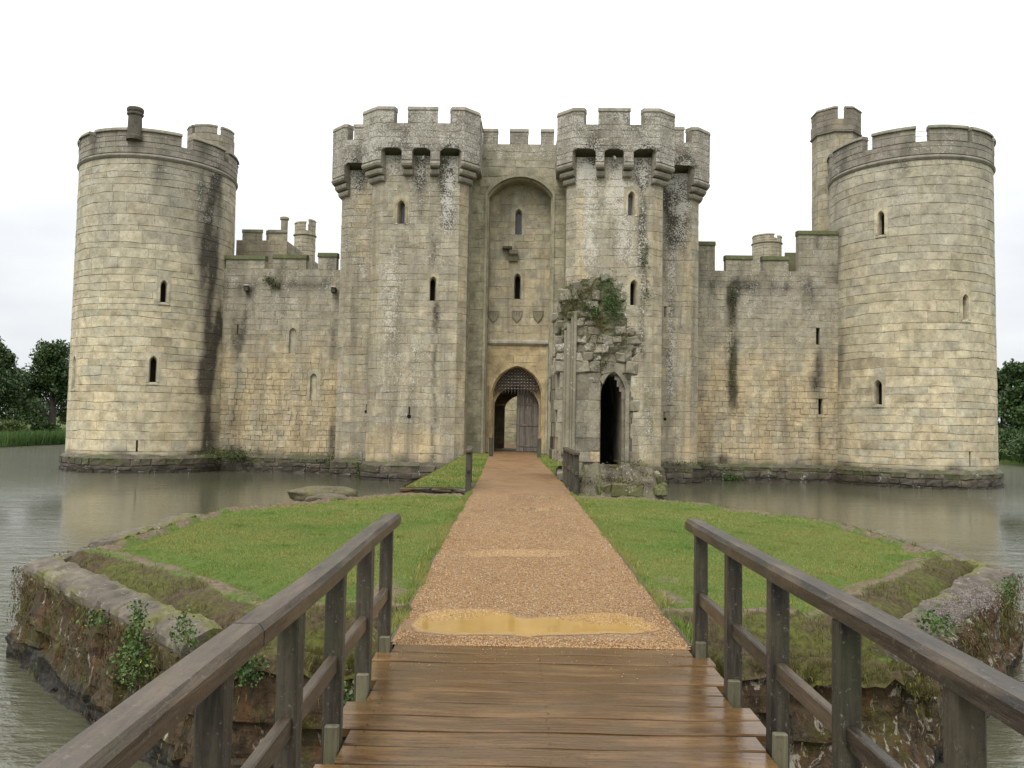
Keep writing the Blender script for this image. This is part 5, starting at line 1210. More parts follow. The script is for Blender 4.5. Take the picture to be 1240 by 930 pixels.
def plant(name, label, cat, pts, spread, n, size, mat, group='plants growing on the old stonework', aspect=.7, seed=1, flowers=0, droop=.3):
    g = np.random.default_rng(seed); base = np.array(pts[-1]); r = WRoot(name, tuple(base), label, cat, group)
    A = np.array(pts)[g.integers(0, len(pts), n)]; f = g.random(n)[:, None]; B = np.array(pts)[g.integers(0, len(pts), n)]
    P = A + (B - A) * f * .35 + g.normal(0, 1, (n, 3)) * np.array(spread)
    Vv, Ff, Cc = leaf_mesh(P, size * g.uniform(.5, 1.3, n), np.clip(.5 + .3 * nz(P[:, 0] * 6, P[:, 2] * 6) + g.normal(0, .18, n), 0, 1), aspect, droop=droop, seed=seed)
    np_obj('foliage', Vv, Ff, Cc, mat, r.o, r.off)
    mb = MB()
    for p in pts: tube(mb, [tuple(base + (0, 0, -.02)), tuple((base + p) / 2 + (0, 0, .02)), tuple(p)], [.006, .005, .003], 4)
    r.build(mb, 'stem', M['dry'])
    if flowers:
        q = P[g.integers(0, n, flowers)] + g.normal(0, .015, (flowers, 3)); Vv, Ff, Cc = leaf_mesh(q, size * .55, g.random(flowers), 1.0, seed=seed + 1); np_obj('flowers', Vv, Ff, Cc, M['flower'], r.o, r.off)
    return r
LW = lambda px, py: wall_pt(px, py, 7, 0); RW = lambda px, py: wall_pt(px, py, 1, 2)
plant('ivy', 'trailing dark green ivy strand hanging down the left island wall', 'ivy', [LW(168, 738), LW(165, 755), LW(163, 772), LW(158, 790)], (.035, .035, .06), 420, .035, M['ivy'], seed=2)
plant('flowering_plant', 'leafy plant dotted with small yellow flowers on the left island wall', 'plant', [LW(170, 785), LW(175, 805), LW(165, 822), LW(150, 800)], (.07, .07, .08), 800, .032, M['ivy'], seed=3, flowers=26)
plant('fern', 'small bright yellow green fern tuft near the corner of the left island wall', 'fern', [LW(118, 746), LW(122, 752)], (.06, .06, .03), 160, .035, M['ivy'], seed=4)
plant('ivy', 'small ivy sprig just under the coping near the footbridge handrail', 'ivy', [LW(222, 752), LW(218, 768), LW(228, 775)], (.04, .04, .06), 260, .032, M['ivy'], seed=5)
plant('stonecrop', 'large pale pinkish stonecrop cushion hanging over the right island wall', 'stonecrop', [RW(1185, 716), RW(1195, 725), RW(1178, 733), RW(1160, 728)], (.08, .08, .05), 2600, .013, M['pinkflower'], seed=6, aspect=.9)
plant('stonecrop', 'smaller grey stonecrop clump lower along the right island wall', 'stonecrop', [RW(1148, 738), RW(1138, 745), RW(1150, 752)], (.06, .06, .05), 1300, .013, M['pinkflower'], seed=7, aspect=.9)
plant('fern', 'green fern between the two stonecrop cushions and the handrail', 'fern', [RW(1132, 752), RW(1140, 758)], (.06, .06, .05), 300, .035, M['ivy'], seed=8)
plant('ivy', 'ivy tuft beside the stonecrop at the far end of the right island wall', 'ivy', [RW(1222, 708), RW(1218, 720)], (.05, .05, .07), 300, .035, M['ivy'], seed=9)
FW = lambda px, py: wall_pt(px, py, 0, 1, .12)
plant('ivy', 'ivy growing on the island front wall beneath the left handrail', 'ivy', [FW(300, 800), FW(306, 815), FW(296, 812)], (.06, .04, .06), 340, .035, M['ivy'], seed=10)
plant('weed', 'low weed growing at the foot of the footbridge deck on the left', 'weed', [FW(425, 842), FW(428, 850)], (.05, .04, .05), 240, .035, M['ivy'], seed=11)

# ---- weathered rock at the back of the island
def rock(name, label, loc, sx, sy, sz, mat, seed, t=(.35, .45, .5, 0), grp=None):
    import bmesh
    bm = bmesh.new(); bmesh.ops.create_icosphere(bm, subdivisions=4, radius=1)
    g = random.Random(seed); o1, o2 = g.uniform(0, 9), g.uniform(0, 9)
    mb = MB()
    for vv in bm.verts:
        p = vv.co; k = 1 + .16 * nz(p.x * 1.3 + o1, p.y * 1.3 + p.z + o2, .8) + .05 * nz(p.x * 3 + o2, p.z * 3 + p.y * 2, 1.2)
        q = [math.copysign(abs(c) ** .72, c) for c in p]
        mb.v.append((q[0] * sx * k, q[1] * sy * k, q[2] * sz * k * (1 + .1 * q[0])))
        mb.c.append((.6, 0, .25 * max(0, -p.z + .2), .1)); mb.t.append(t)
    mb.f = [tuple(v.index for v in f.verts) for f in bm.faces]; bm.free()
    o = mb.build(name, mat, smooth=True); o.location = loc; return tag(o, label, 'rock', grp)
bx, by, _ = at_depth(392, 594, 18.6)
rock('rock', 'long flat weathered rock half sunk in grass at the far left edge of the island', (bx + .02, 18.75, -.06), .78, .5, .22, M['coping'], 3, (.22, .5, .1, 0))
rock('rock', 'smaller flat stone leaning on the front of the long weathered rock', (bx + .2, 18.15, -.12), .45, .35, .17, M['coping'], 8, (.22, .45, .1, 0))

# ---- ruined barbican
BY = 24.6; BR = WRoot('barbican_ruin', (2.9, 25.5, 0), 'tall overgrown barbican ruin with a narrow pointed doorway beside the path', 'ruin')
B2 = lambda px, py: (at_depth(px, py, BY)[0], at_depth(px, py, BY)[2])
prof = [B2(*p) for p in ((679, 552), (679, 470), (680, 402), (684, 388), (681, 362), (685, 346), (700, 339), (722, 334), (742, 335), (751, 346), (753, 366), (758, 382), (762, 398), (776, 403), (777, 419), (764, 424), (767, 445), (764, 470), (767, 490), (764, 520), (765, 552), (780, 562), (796, 580), (801, 612), (690, 612), (684, 560))]
hole = [B2(*p) for p in ((727, 562), (727, 472), (731, 459), (737, 450), (743, 455), (751, 472), (756, 495), (757, 530), (757, 562))]
def inside(poly, x, z):
    c = False
    for (a, b), (d, e) in zip(poly, poly[1:] + poly[:1]):
        if (b > z) != (e > z) and x < (d - a) * (z - b) / (e - b) + a: c = not c
    return c
mb = MB(); zt_ = max(p[1] for p in prof)
lay = [(BY - 1.3, .45), (BY - .9, .45), (BY - .45, .45), (BY, .5), (BY + .5, .5), (BY + 1.0, .5), (BY + 1.5, .5), (BY + 2.0, .5), (BY + 2.5, .4)]
x0b, x1b = min(p[0] for p in prof), max(p[0] for p in prof)
rowz = [-1.45]
while rowz[-1] < zt_: rowz.append(rowz[-1] + (R.uniform(.2, .34) if (rowz[-1] < .4 or rowz[-1] > 3.4) else R.uniform(.30, .46)))
for li, (yy, dp) in enumerate(lay):
    for a, b in zip(rowz, rowz[1:]):
        x = x0b - R.uniform(0, .2)
        while x < x1b:
            w = R.uniform(.22, .5) if (a < .4 or a > 3.4) else R.uniform(.34, .62)
            # break blocks at the doorway so that its jambs are clean
            mz = (a + b) / 2; cuts = sorted(q for q in (p[0] for p in [(B2(727, 500)[0], 0), (B2(757, 500)[0], 0)]) if x + .05 < q < x + w - .02)
            x2 = cuts[0] if cuts else x + w
            mx = (x + x2) / 2; mz_ = (a + b) / 2
            base_mound = a < .45
            shr = .0 if base_mound else .10 * max(0, li - 3) * (a > 2.8)
            if li == 3 and mz_ > 3.0 and R.random() < .38: x = x2; continue
            if li < 3 and R.random() < .45: x = x2; continue
            if li < 3 and a > -.35 + .22 * li - .25 * vn(mx * 2, li): x = x2; continue
            if inside(prof, mx + (R.uniform(-.05, .05)), mz + shr) and not (li < 8 and any(inside(hole, px_, pz_) for px_ in (x + .03, mx, x2 - .03) for pz_ in (a + .03, mz, b - .03))):
                jx = 0 if .6 < mz < 3.2 else .02
                top = sstep(mz, 3.6, 5.2); pr = R.uniform(-.06, .05) * (1.2 if (mz > 3.0 or base_mound) else .25)
                if base_mound and li == 3: pr -= .25 * sstep(.45 - a, 0, 1.4)
                gg = .25 * R.random(); fm = .22 * (li < 3)
                c = (R.random(), 0, .12 + .18 * R.random() * (mz > 3) + .2 * base_mound + fm + .12 * max(0, li - 3) * (mz < 3.3), .25 * R.random() + (.5 if (mz < 1.3 and R.random() < .35) else 0)); t = (.25 + .35 * sstep(mz, 2.5, 3.8), .15 + .5 * top * R.random() + .55 * base_mound * R.random() + fm, .35 + gg, .2)
                bbox(mb, x - .004, x2 + .004, yy + pr, yy + dp + .03, a - .004, b + .004, .045 if base_mound else (.04 if mz > 3 else .014), c, t, .06 if base_mound else (.04 if mz > 3 else .004))
            x = x2
core = [(p[0] * .0 + p[0], p[1]) for p in prof]
RW_ = mb
mb = MB(); cs_ = .07; nx_ = int((x1b - x0b) / cs_) + 1; nz_ = int((zt_ + 1.4) / cs_) + 1; ids = {}
for a in range(nx_ + 1):
    for b in range(nz_ + 1):
        x, z = x0b + a * cs_, -1.4 + b * cs_; ids[(a, b)] = len(mb.v)
        mb.v.append((x, BY + .045 + (.05 + .07 * sstep(z, 2.8, 3.4)) * mn.fractal(Vector((x * 2.6, 3, z * 2.6)), .8, 2, 6), z)); mb.c.append((.5 + .5 * mn.noise(Vector((x * 3, 0, z * 3))), 0, .35, .15)); mb.t.append((.35, .3 + .25 * (z > 4), .35, 0))
for a in range(nx_):
    for b in range(nz_):
        x, z = x0b + (a + .5) * cs_, -1.4 + (b + .5) * cs_
        if all(inside(prof, x + dx, z + dz) for dx in (0,) for dz in (-.02, .02)) and not inside(hole, x, z): mb.f.append((ids[(a, b)], ids[(a + 1, b)], ids[(a + 1, b + 1)], ids[(a, b + 1)]))
RW_.add(mb.v, mb.f, mb.c, mb.t); BR.build(RW_, 'rubble_wall', M['rubble'])
mb = MB(); fx0, fx1 = B2(694, 590)[0], B2(801, 590)[0]; nx_, ny_ = 34, 26
for a in range(nx_ + 1):
    for b in range(ny_ + 1):
        x = fx0 + (fx1 - fx0) * a / nx_; y = BY - 1.55 + 1.65 * b / ny_; e = min(1, min(x - fx0, fx1 - x) / .35 + .2)
        z = -1.5 + 1.95 * sstep(b / ny_, .0, .75) * e + .16 * mn.fractal(Vector((x * 2.4, y * 2.4, 1)), .8, 2, 6) + .10 * (mn.cell(Vector((x * 3.1, y * 3.5, 4))) - .5)
        mb.v.append((x, y, z)); f_ = mn.noise(Vector((x * 3, y * 3, z * 2))); mb.c.append((.5 + .5 * f_, 0, .5 - .3 * f_, .25)); mb.t.append((.35, .34 + .35 * f_, .2, .2))
mb.f = [(a * (ny_ + 1) + b, (a + 1) * (ny_ + 1) + b, (a + 1) * (ny_ + 1) + b + 1, a * (ny_ + 1) + b + 1) for a in range(nx_) for b in range(ny_)]
BR.build(mb, 'rubble_foot', M['rubble'], smooth=False)
# moulded shafts of the vanished north arch, and the doorway arch ring
for px, ra, y1 in ((682.5, .05, 400), (686.5, .07, 392), (690.5, .045, 384), (694, .05, 378)):
    mb = MB(); x, z = B2(px, 548); z1 = B2(px, y1)[1]; yy = BY - .02 - .05 * (px - 683) / 12
    tube(mb, [(x, yy, z - .1), (x, yy, z + .12), (x, yy, z + .14), (x, yy, 1.9), (x + .01, yy, z1)], [ra * 1.5, ra * 1.4, ra, ra, ra], 10, (.35 * R.random(), 0, .34, .15), (.25, .42, .5, 0))
    BR.build(mb, 'shaft', M['rubble'], smooth=True)
S = Poly([(0, BY), (6, BY)]); cx_, cz_b = B2(742, 562); hw_ = B2(757, 500)[0] - B2(727, 500)[0]; hcx = (B2(757, 500)[0] + B2(727, 500)[0]) / 2
arch = lancet(hw_, B2(742, 449)[1] - B2(742, 562)[1], 1.3, 8); a2 = [(x * 1.30, z + (.12 if z > 0 else 0)) for x, z in arch]; a3 = [(x * .80, z) for x, z in arch]
half = len(arch) // 2
mb = MB(); z0 = B2(742, 562)[1]
for o, dA, o_2, dB in ((a2, -.08, a2, .06), (a2, .06, arch, .05), (arch, .05, arch, -.10), (arch, -.10, a3, -.20), (a3, -.20, a3, -2.3)):
    s0 = half - 5; band(mb, S, hcx, z0, o[s0:], dA, o_2[s0:], dB, (.6, 0, .12, .3), (.25, .2, .45, 0))
for o, dA, o_2, dB in ((arch, .04, arch, -.3), (arch, -.3, arch, -2.3)):
    band(mb, S, hcx, z0, o[:half - 4], dA, o_2[:half - 4], dB, (.4, 0, .2, .2), (.2, .2, .45, 0))
BR.build(mb, 'doorway_arch', M['rubble'])
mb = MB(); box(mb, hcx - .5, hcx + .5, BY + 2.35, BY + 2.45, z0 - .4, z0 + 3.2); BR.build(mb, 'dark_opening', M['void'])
BP = lambda px, py, dy=.0: np.array(at_depth(px, py, BY + dy))
plant('wild_grass', 'bright green weeds and grasses crowning the top of the barbican ruin', 'plant', [BP(737, 338, .0), BP(742, 352, -.1), BP(738, 365, -.12), BP(745, 372, -.1), BP(727, 344, .1), BP(734, 376, -.1), BP(748, 384, -.1)], (.12, .12, .13), 3000, .055, M['ivy'], seed=12, aspect=.4)
plant('shrub', 'brownish tangled shrub along the left top of the barbican ruin', 'shrub', [BP(692, 346, .1), BP(705, 342, .2), BP(718, 340, .2), BP(700, 356, -.05), BP(690, 362, 0), BP(712, 352, -.05), BP(686, 380, -.02), BP(700, 372, -.08), BP(730, 400, -.08)], (.13, .15, .08), 2300, .05, M['tuft'], seed=13, aspect=.5)
plant('ivy', 'dark ivy bunch tucked under the overhang of the barbican top', 'ivy', [BP(722, 374, -.1), BP(720, 384, -.1), BP(707, 370, -.08)], (.06, .06, .07), 380, .06, M['ivy'], seed=14)
plant('wild_grass', 'ferny weeds over the doorway arch of the barbican ruin', 'plant', [BP(727, 447, -.1), BP(733, 440, -.1), BP(716, 408, -.1), BP(760, 405, -.1)], (.08, .05, .05), 420, .05, M['tuft'], seed=15)
plant('wild_grass', 'tufts of weeds around the rubble foot of the barbican', 'plant', [BP(762, 560, -.1), BP(745, 566, -.25), BP(712, 572, -.3), BP(780, 574, -.4), BP(706, 585, -.6), BP(735, 580, -.6), BP(760, 584, -.7), BP(785, 588, -.7)], (.2, .12, .05), 1600, .055, M['tuft'], seed=16)
CPt = lambda px, py, v: np.array(c2w(*(lambda q: (q[0], v))(cuv(px, py, v))) + (cuv(px, py, v)[1],))
plant('ivy', 'green creeper hanging in the drain stain of the right curtain wall', 'ivy', [CPt(887, 352, CV - .1), CPt(887, 362, CV - .1), CPt(885, 420, CV - .1), CPt(886, 470, CV - .1)], (.12, .05, .25), 420, .09, M['shrub'], seed=17)
plant('weed', 'weed tuft growing from a crack high on the left curtain wall', 'weed', [CPt(333, 347, CV - .1), CPt(325, 338, CV - .1)], (.16, .05, .12), 320, .09, M['shrub'], seed=18)
plant('fern', 'bright green fern at the waterline under the right curtain wall', 'fern', [CPt(883, 577, CV - .3), CPt(890, 578, CV - .3)], (.28, .06, .08), 320, .09, M['ivy'], seed=19)
plant('weed', 'dark weeds at the foot of the corner where left tower meets curtain wall', 'weed', [CPt(270, 552, CV - .6), CPt(285, 552, CV - .4), CPt(295, 551, CV - .3), CPt(258, 548, 3.2)], (.25, .12, .16), 900, .10, M['shrub'], seed=20)
plant('weed', 'dark bushy weeds between the left curtain wall and the gatehouse foot', 'weed', [CPt(398, 555, CV - .5), CPt(402, 568, CV - .5), CPt(436, 566, 1.8), CPt(437, 578, 1.8)], (.16, .12, .2), 800, .09, M['shrub'], seed=21)
plant('weed', 'weeds at the foot of the right turret beside the barbican rubble', 'weed', [CPt(838, 561, 2.2), CPt(815, 562, 2.2), CPt(855, 563, CV - .3)], (.3, .08, .07), 500, .08, M['shrub'], seed=22)
plant('weed', 'hanging weeds high on the right gatehouse turret beside its corner', 'weed', [CPt(780, 315, -.1), CPt(781, 300, -.1), CPt(784, 360, -.1)], (.12, .05, .22), 320, .08, M['shrub'], seed=23)

# ---- small railings by the gap
def rail_fence(label, x0, x1, y0, y1, n):
    r = WRoot('timber_railing', ((x0 + x1) / 2, (y0 + y1) / 2, 0), label, 'railing')
    for k in range(n):
        f = k / (n - 1); x, y = x0 + (x1 - x0) * f, y0 + (y1 - y0) * f; mb = MB(); bbox(mb, x - .065, x + .065, y - .06, y + .06, -.5, .92, .012, (R.random(), 0, 0, 0)); r.build(mb, 'post', M['post'])
    for z0, z1, w, nm in ((.925, 1.0, .075, 'top_rail'), (.45, .54, .03, 'lower_rail')):
        mb = MB(); n0 = 0; bbox(mb, -w, w, y0 - .12, y1 + .12, z0, z1, .012, (R.random(), 0, 0, 0))
        mb.v = [(p[0] + x0 + (x1 - x0) * (p[1] - y0) / (y1 - y0), p[1], p[2]) for p in mb.v]; r.build(mb, nm, M['rail'])
rail_fence('short weathered railing on the left of the path where it crosses the gap', -1.02, -1.14, 20.1, 23.2, 3)
rail_fence('short weathered railing on the right of the path in front of the barbican', 1.56, 1.58, 19.7, 24.0, 4)
for px, lab, x in ((594.5, 'small dark post left of the path just before the gate', -1.1), (653, 'small dark post right of the path just before the gate', 1.3)):
    x, y, z = at_depth(px, 548, 39); mb = MB(); bbox(mb, x - .09, x + .09, y - .09, y + .09, -.2, .98, .02, (R.random(), 0, 0, 0)); b = mb.build('wooden_post', M['post']); tag(b, lab, 'post')

# ---- the footbridge in front
FB = WRoot('timber_footbridge', (.23, 2, 0), 'wet plank footbridge with weathered oak handrails in the foreground', 'footbridge')
PY = [6.06, 5.18, 4.32, 3.44, 2.56, 1.68, .80, -.08, -.96, -1.84]
edges = [6.275, 6.06 - .06]
y = edges[-1]
while y > -2.6: y -= R.uniform(.205, .228); edges.append(y)
for i, (b, a) in enumerate(zip(edges, edges[1:])):
    m = (a + b) / 2; hit = any(a - .05 < p < b + .05 for p in PY)
    l, rr = (-.83, 1.335) if hit else (-.925 + R.uniform(-.012, .012), 1.435 + R.uniform(-.012, .012))
    if i == 0: l, rr = -.83, 1.335
    mb = MB(); dz = R.uniform(-.006, .005); n0 = 0
    segs = 12; rn = R.random(); c = (rn, 0, 0, 0); wv = [R.uniform(-.004, .004) for _ in range(segs + 1)]
    gp = .007 + .008 * R.random(); prof = [(a + gp, -.05), (a + gp, -.007), (a + gp + .008, 0), (b - .014, 0), (b - .004, -.008), (b - .004, -.05)]
    vs = []
    for k in range(segs + 1):
        x = l + (rr - l) * k / segs
        for q, (yy, zz) in enumerate(prof): vs.append((x, yy + (wv[k] if q in (0, 1, 2) else wv[-1 - k] * .6), zz + dz + .003 * sin(k * 1.1 + i)))
    fs = [tuple(range(6))[::-1], tuple(segs * 6 + k for k in range(6))]
    for k in range(segs):
        for q in range(6): fs.append((k * 6 + q, k * 6 + (q + 1) % 6, k * 6 + 6 + (q + 1) % 6, k * 6 + 6 + q))
    mb.add(vs, [f[::-1] for f in fs], c)
    for xn in (-.75, .23, 1.2):
        for yn in (a + .05, b - .05):
            q = [(xn + R.uniform(-.01, .01), yn)]; mb.add([(q[0][0] + .006 * cos(k * pi / 4), q[0][1] + .006 * sin(k * pi / 4), .0075) for k in range(8)], [tuple(range(8))], (rn, 1, 0, 0))
    FB.build(mb, 'deck_plank', M['plank'])
for x in (-.75, .23, 1.2):
    mb = MB(); bbox(mb, x - .08, x + .08, -2.6, 6.6, -.33, -.055, .01, (R.random(), 0, 0, 0)); FB.build(mb, 'deck_beam', M['rail'])
for sx, x in ((-1, -.89), (1, 1.395)):
    for k, yp in enumerate(PY):
        mb = MB(); bbox(mb, x - .045, x + .045, yp - .046, yp + .046, -.55, .872, .008, (R.random(), 0, 0, 0), (0, 0, 0, 0), .004); FB.build(mb, 'post', M['post'])
        mb = MB(); xb = x - sx * .012; bbox(mb, xb - .036, xb + .036, yp - .095, yp - .054, -.30, .115, .006, (R.random(), 0, 0, 0)); FB.build(mb, 'post_cleat', M['block'])
    js = [6.32, 2.86, -2.6] if sx < 0 else [6.32, 1.2, -2.6]
    for b, a in zip(js, js[1:]):
        mb = MB(); rn = R.random(); n = 14; vs = []; pr = [(-.062, .872), (.062, .872), (.062, .928), (.044, .952), (-.044, .952), (-.062, .928)]
        for k in range(n + 1):
            yy = a + .004 + (b - a - .008) * k / n
            for (dx, zz) in pr: vs.append((x + dx + .004 * sin(yy * 2.3 + sx) + R.uniform(-.0015, .0015), yy, zz + .004 * sin(yy * 1.7 + 2 * sx) + R.uniform(-.001, .001)))
        fs = [tuple(range(6)), tuple(n * 6 + k for k in range(6))[::-1]]
        for k in range(n):
            for q in range(6): fs.append((k * 6 + q, k * 6 + 6 + q, k * 6 + 6 + (q + 1) % 6, k * 6 + (q + 1) % 6))
        mb.add(vs, fs, (rn, 0, 0, 0)); FB.build(mb, 'handrail', M['rail'])
    for b, a in zip(PY, PY[1:]):
        mb = MB(); bbox(mb, x - .024, x + .024, a + .045, b - .045, .365, .455, .007, (R.random(), 0, 0, 0)); FB.build(mb, 'lower_rail', M['rail'])
for sx_ in (-.85, 1.35):
    mb = MB(); bbox(mb, sx_ - .05, sx_ + .05, 2.4, 2.52, -1.9, -.33, .008); FB.build(mb, 'pile', M['post'])
# loose gravel: on the path and kicked onto the first boards
g = np.random.default_rng(50); n = 48000; yy = 6.2 + 14.5 * (g.random(n) * (.55 + .45 * g.random(n))) ** 1.6; xx = plx(yy) + (prx(yy) - plx(yy)) * g.uniform(.01, .99, n); zz = np.full(n, .002)
pud = (yy < 7.25) & (yy > 6.47) & (xx > -.78 + .15 * np.sin(yy * 9)) & (xx < 1.08 + .1 * np.sin(yy * 7)) & (yy < 7.08 + .16 * np.cos((xx - .1) * 4.2) + .03 * np.sin(xx * 23))
xx, yy, zz = xx[~pud], yy[~pud], zz[~pud]
k2 = 170; ex = g.uniform(-.8, 1.3, k2); ey = 6.25 - np.abs(g.normal(0, .35, k2)); xx, yy, zz = np.r_[xx, ex], np.r_[yy, ey], np.r_[zz, np.full(k2, .004)]; n = len(xx)
s = g.uniform(.004, .0105, n) * (1 + .03 * np.maximum(0, yy - 7)); s[-k2:] *= .7
O = np.array([[1, 0, 0], [-.5, .87, 0], [-.5, -.87, 0], [0, 0, .75], [0, 0, -.5]]); th = g.uniform(0, 6.28, n)
Vv = np.repeat(O[None], n, 0) * s[:, None, None] * g.uniform(.7, 1.3, (n, 5, 3)); c_, s_ = np.cos(th)[:, None], np.sin(th)[:, None]
Vv = np.stack([Vv[..., 0] * c_ - Vv[..., 1] * s_, Vv[..., 0] * s_ + Vv[..., 1] * c_, Vv[..., 2]], -1) + np.stack([xx, yy, zz], 1)[:, None]
fo = np.array([[0, 1, 3], [1, 2, 3], [2, 0, 3], [1, 0, 4], [2, 1, 4], [0, 2, 4]]); F = (fo[None] + (np.arange(n) * 5)[:, None, None]).reshape(-1, 3)
tag(np_obj('gravel', Vv.reshape(-1, 3), F, np.repeat(g.random(n), 5), M['pebble']), kind='stuff', label='loose wet orange gravel on the path')

# ---- far banks: trees, reeds
def tree(x, y, h, w, label, mat, seed, n=9000, name='tree', size=.36, low=.04):
    g = np.random.default_rng(seed); zb = -.5; r = WRoot(name, (x, y, zb), label, 'tree', 'trees on the far banks of the moat')
    mb = MB(); tube(mb, [(x, y, zb - .4), (x + .1, y, zb + h * .2), (x - .1, y, zb + h * .45), (x, y, zb + h * .8)], [.05 * h, .035 * h, .022 * h, .006 * h], 8)
    lob = []
    for k in range(22):
        f = g.uniform(low + .1, .93); prof = math.sin(min(1, (f - low + .12) * 1.25) * pi * .93) ** .6; a = g.uniform(0, 2 * pi); q = g.uniform(.25, .8) * w / 2 * prof
        lob.append((x + q * cos(a), y + q * sin(a), zb + h * f, g.uniform(.16, .30) * w * (1.1 - .4 * f), g.uniform(-.16, .16)))
    for l in lob[::2]: tube(mb, [(x, y, zb + (l[2] - zb) * .5), ((x + l[0]) / 2, (y + l[1]) / 2, zb + (l[2] - zb) * .8), l[:3]], [.014 * h, .009 * h, .004 * h], 5)
    r.build(mb, 'trunk', M['bark'])
    per = n // len(lob); PP = []; CC = []
    for l in lob:
        # leaf clumps scattered through the lobe
        m = 26; d = g.normal(size=(m, 3)); d /= np.linalg.norm(d, axis=1)[:, None]; ctr = np.array(l[:3]) + d * (l[3] * g.uniform(.45, 1.08, m))[:, None] * np.array([1, 1, .8])
        id_ = g.integers(0, m, per); P = ctr[id_] + g.normal(0, l[3] * .17, (per, 3)); PP.append(P); CC.append(np.clip(.45 + l[4] + g.normal(0, .12, m)[id_] + g.normal(0, .13, per), 0, 1))
    P = np.concatenate(PP); Vv, Ff, Cc = leaf_mesh(P, size * g.uniform(.6, 1.3, len(P)), np.concatenate(CC), .7, seed=seed)
    np_obj('crown', Vv, Ff, Cc, mat, r.o, r.off); return r
def tx(px, y): return (px - 620) / 1000 * y
tree(tx(64, 98), 98, 11.3, 8.2, 'rounded dark oak close beside the left tower across the moat', M['leaf_dark'], 101, 12000)
tree(tx(-14, 92), 92, 10.3, 9.0, 'dark oak at the left edge of view with loose outer twigs', M['leaf_dark'], 102, 12000)
tree(tx(28, 118), 118, 9.0, 8, 'lower far oak filling the gap between the two dark oaks on the left', M['leaf_dark'], 103, 8000)
tree(tx(105, 112), 112, 12, 11, 'oak standing half behind the left tower', M['leaf_dark'], 104, 8000)
tree(tx(1243, 84), 84, 9.0, 6.6, 'bushy green alder leaning over the water past the right tower', M['leaf_mid'], 105, 13000, low=.02)
tree(tx(1215, 100), 100, 9.6, 7, 'darker tree behind the alder on the right bank', M['leaf_dark'], 106, 9000, low=.02)
tree(tx(1300, 80), 80, 9.5, 8, 'tall alder further along the right bank', M['leaf_mid'], 107, 7000, low=.05)
tree(tx(-90, 95), 95, 12, 10, 'broad oak further along the left bank', M['leaf_dark'], 108, 6000)
g = np.random.default_rng(60)
def bush(px, y, w, h, label, seed, mat):
    x = tx(px, y); r = WRoot('bush', (x, y, -.4), label, 'bush', 'bushes on the far bank'); g = np.random.default_rng(seed); n = 2600
    d = g.normal(size=(n, 3)); d /= np.linalg.norm(d, axis=1)[:, None]; d[:, 2] = np.abs(d[:, 2]); P = np.array([x, y, -.4]) + d * np.array([w / 2, w / 2, h]) * (.55 + .45 * g.random(n))[:, None] * (1 + .18 * nz(d[:, 0] * 3, d[:, 2] * 3))[:, None]
    Vv, Ff, Cc = leaf_mesh(P, .26, np.clip(.5 + g.normal(0, .2, n), 0, 1), .6, seed=seed); np_obj('foliage', Vv, Ff, Cc, mat, r.o, r.off)
    mb = MB(); tube(mb, [(x, y, -.7), (x, y, .2)], [.09, .05], 6); r.build(mb, 'stem', M['bark'])
bush(1222, 77, 5.5, 2.6, 'leafy bush overhanging the water at the foot of the right bank trees', 65, M['leaf_mid'])
bush(1262, 72, 5.5, 2.4, 'second leafy bush on the right bank nearer the viewer', 66, M['leaf_mid'])
bush(12, 88, 4.6, 1.6, 'rounded bush in front of the left hand oaks on the bank', 61, M['shrub'])
bush(58, 96, 3.6, 1.3, 'dark low bush at the foot of the rounded oak', 62, M['leaf_mid'])
n = 16000; y = g.uniform(58, 118, n); x = -46.2 + .6 * g.normal(0, 1, n) - np.abs(g.normal(0, 1.2, n)) - .5 * np.sin(y * .21); x = np.minimum(x, -45.6)
Vv, Ff, Cc = blades(np.stack([x, y, np.full(n, -1.2)], 1), g.uniform(.9, 1.6, n), .10, np.clip(.5 + .25 * nz(x * .3, y * .25) + g.normal(0, .18, n), 0, 1), .4, 63)
n = 8000; y2 = g.uniform(58, 118, n); x2 = 46.0 + np.abs(g.normal(0, 1.3, n)); V2, F2, C2_ = blades(np.stack([x2, y2, np.full(n, -1.2)], 1), g.uniform(.7, 1.3, n), .11, np.clip(.35 + g.normal(0, .18, n), 0, 1), .5, 64)
tag(np_obj('reeds', np.concatenate([Vv, V2]), np.concatenate([Ff, F2 + len(Vv)]), np.concatenate([Cc, C2_]), M['reed']), kind='stuff', label='tall green reeds along the far banks of the moat')

# ------------------------------------------------------------------ sky, sun, camera
SUN_EL, SUN_AZ = radians(52), radians(205)       # azimuth clockwise from +Y: high, behind the viewer's left shoulder
w = bpy.data.worlds.new('World'); scene.world = w; w.use_nodes = True; nt = w.node_tree; nt.nodes.clear()
out = nt.nodes.new('ShaderNodeOutputWorld'); bg = nt.nodes.new('ShaderNodeBackground'); nt.links.new(bg.outputs[0], out.inputs[0]); bg.inputs[1].default_value = .10
sky = nt.nodes.new('ShaderNodeTexSky'); sky.sky_type = 'NISHITA'; sky.sun_disc = False; sky.sun_elevation = SUN_EL; sky.sun_rotation = SUN_AZ; sky.dust_density = 3; sky.air_density = 1.5
tc = nt.nodes.new('ShaderNodeTexCoord'); mp = nt.nodes.new('ShaderNodeMapping'); mp.inputs['Scale'].default_value = (1.5, 1.5, 4.5); nt.links.new(tc.outputs['Generated'], mp.inputs[0])
ns = nt.nodes.new('ShaderNodeTexNoise'); ns.inputs['Scale'].default_value = 1.6; ns.inputs['Detail'].default_value = 6; ns.inputs['Roughness'].default_value = .5; nt.links.new(mp.outputs[0], ns.inputs[0])
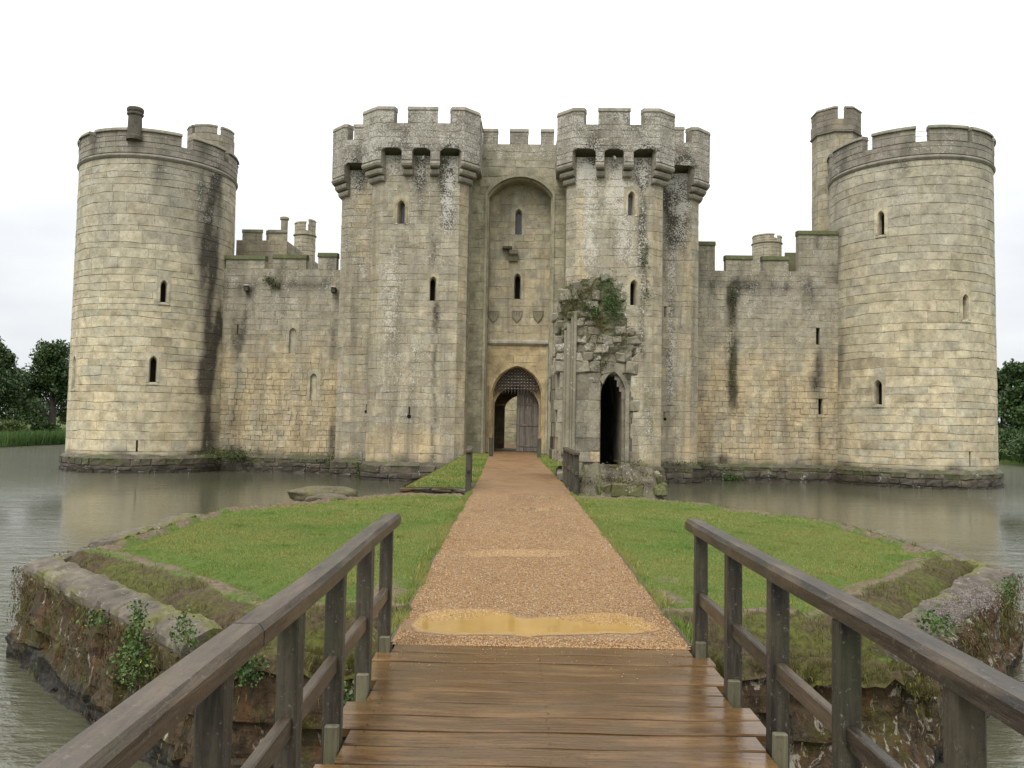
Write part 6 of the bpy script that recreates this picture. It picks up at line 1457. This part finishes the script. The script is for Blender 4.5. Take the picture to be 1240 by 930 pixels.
sx = nt.nodes.new('ShaderNodeSeparateXYZ'); nt.links.new(tc.outputs['Generated'], sx.inputs[0])
ad = nt.nodes.new('ShaderNodeMath'); ad.operation = 'MULTIPLY_ADD'; nt.links.new(sx.outputs[2], ad.inputs[0]); ad.inputs[1].default_value = 1.15; nt.links.new(ns.outputs[0], ad.inputs[2])
cr = nt.nodes.new('ShaderNodeValToRGB'); nt.links.new(ad.outputs[0], cr.inputs[0])
cr.color_ramp.elements[0].position = .45; cr.color_ramp.elements[0].color = (.47, .49, .52, 1); cr.color_ramp.elements[1].position = .95; cr.color_ramp.elements[1].color = (1.0, .995, .985, 1)
e = cr.color_ramp.elements.new(.70); e.color = (.62, .63, .645, 1)
ml = nt.nodes.new('ShaderNodeMix'); ml.data_type = 'RGBA'; ml.blend_type = 'MULTIPLY'; ml.inputs[0].default_value = 1; nt.links.new(cr.outputs[0], ml.inputs[6]); ml.inputs[7].default_value = (10.5, 10.5, 10.5, 1)
mx = nt.nodes.new('ShaderNodeMix'); mx.data_type = 'RGBA'; mx.inputs[0].default_value = .94; nt.links.new(sky.outputs[0], mx.inputs[6]); nt.links.new(ml.outputs[2], mx.inputs[7]); nt.links.new(mx.outputs[2], bg.inputs[0])
L = bpy.data.lights.new('sun', 'SUN'); L.energy = 1.3; L.angle = radians(25); L.color = (1.0, .96, .90)
so = bpy.data.objects.new('sun', L); COL.objects.link(so)
from mathutils import Vector, Matrix
dv = Vector((sin(SUN_AZ) * cos(SUN_EL), cos(SUN_AZ) * cos(SUN_EL), sin(SUN_EL))); so.rotation_euler = dv.to_track_quat('Z', 'Y').to_euler(); so.location = (0, 0, 60)
cam = bpy.data.cameras.new('camera'); cam.sensor_width = 36; cam.lens = 36 * FPX / 1240; cam.clip_start = .05; cam.clip_end = 8000
co_ = bpy.data.objects.new('camera', cam); COL.objects.link(co_)
co_.matrix_world = Matrix(((_RX[0], _UX[0], -_F[0], 0), (_RX[1], _UX[1], -_F[1], 0), (_RX[2], _UX[2], -_F[2], EYE), (0, 0, 0, 1)))
scene.camera = co_
vs_ = scene.view_settings; vs_.view_transform = 'Standard'; vs_.look = 'None'; vs_.gamma = 1; vs_.exposure = .65; vs_.use_curve_mapping = False
scene.render.engine = 'CYCLES'; scene.cycles.max_bounces = 6; scene.cycles.diffuse_bounces = 3; scene.cycles.glossy_bounces = 3; scene.cycles.use_denoising = True
scene.render.resolution_x = 1024; scene.render.resolution_y = 768
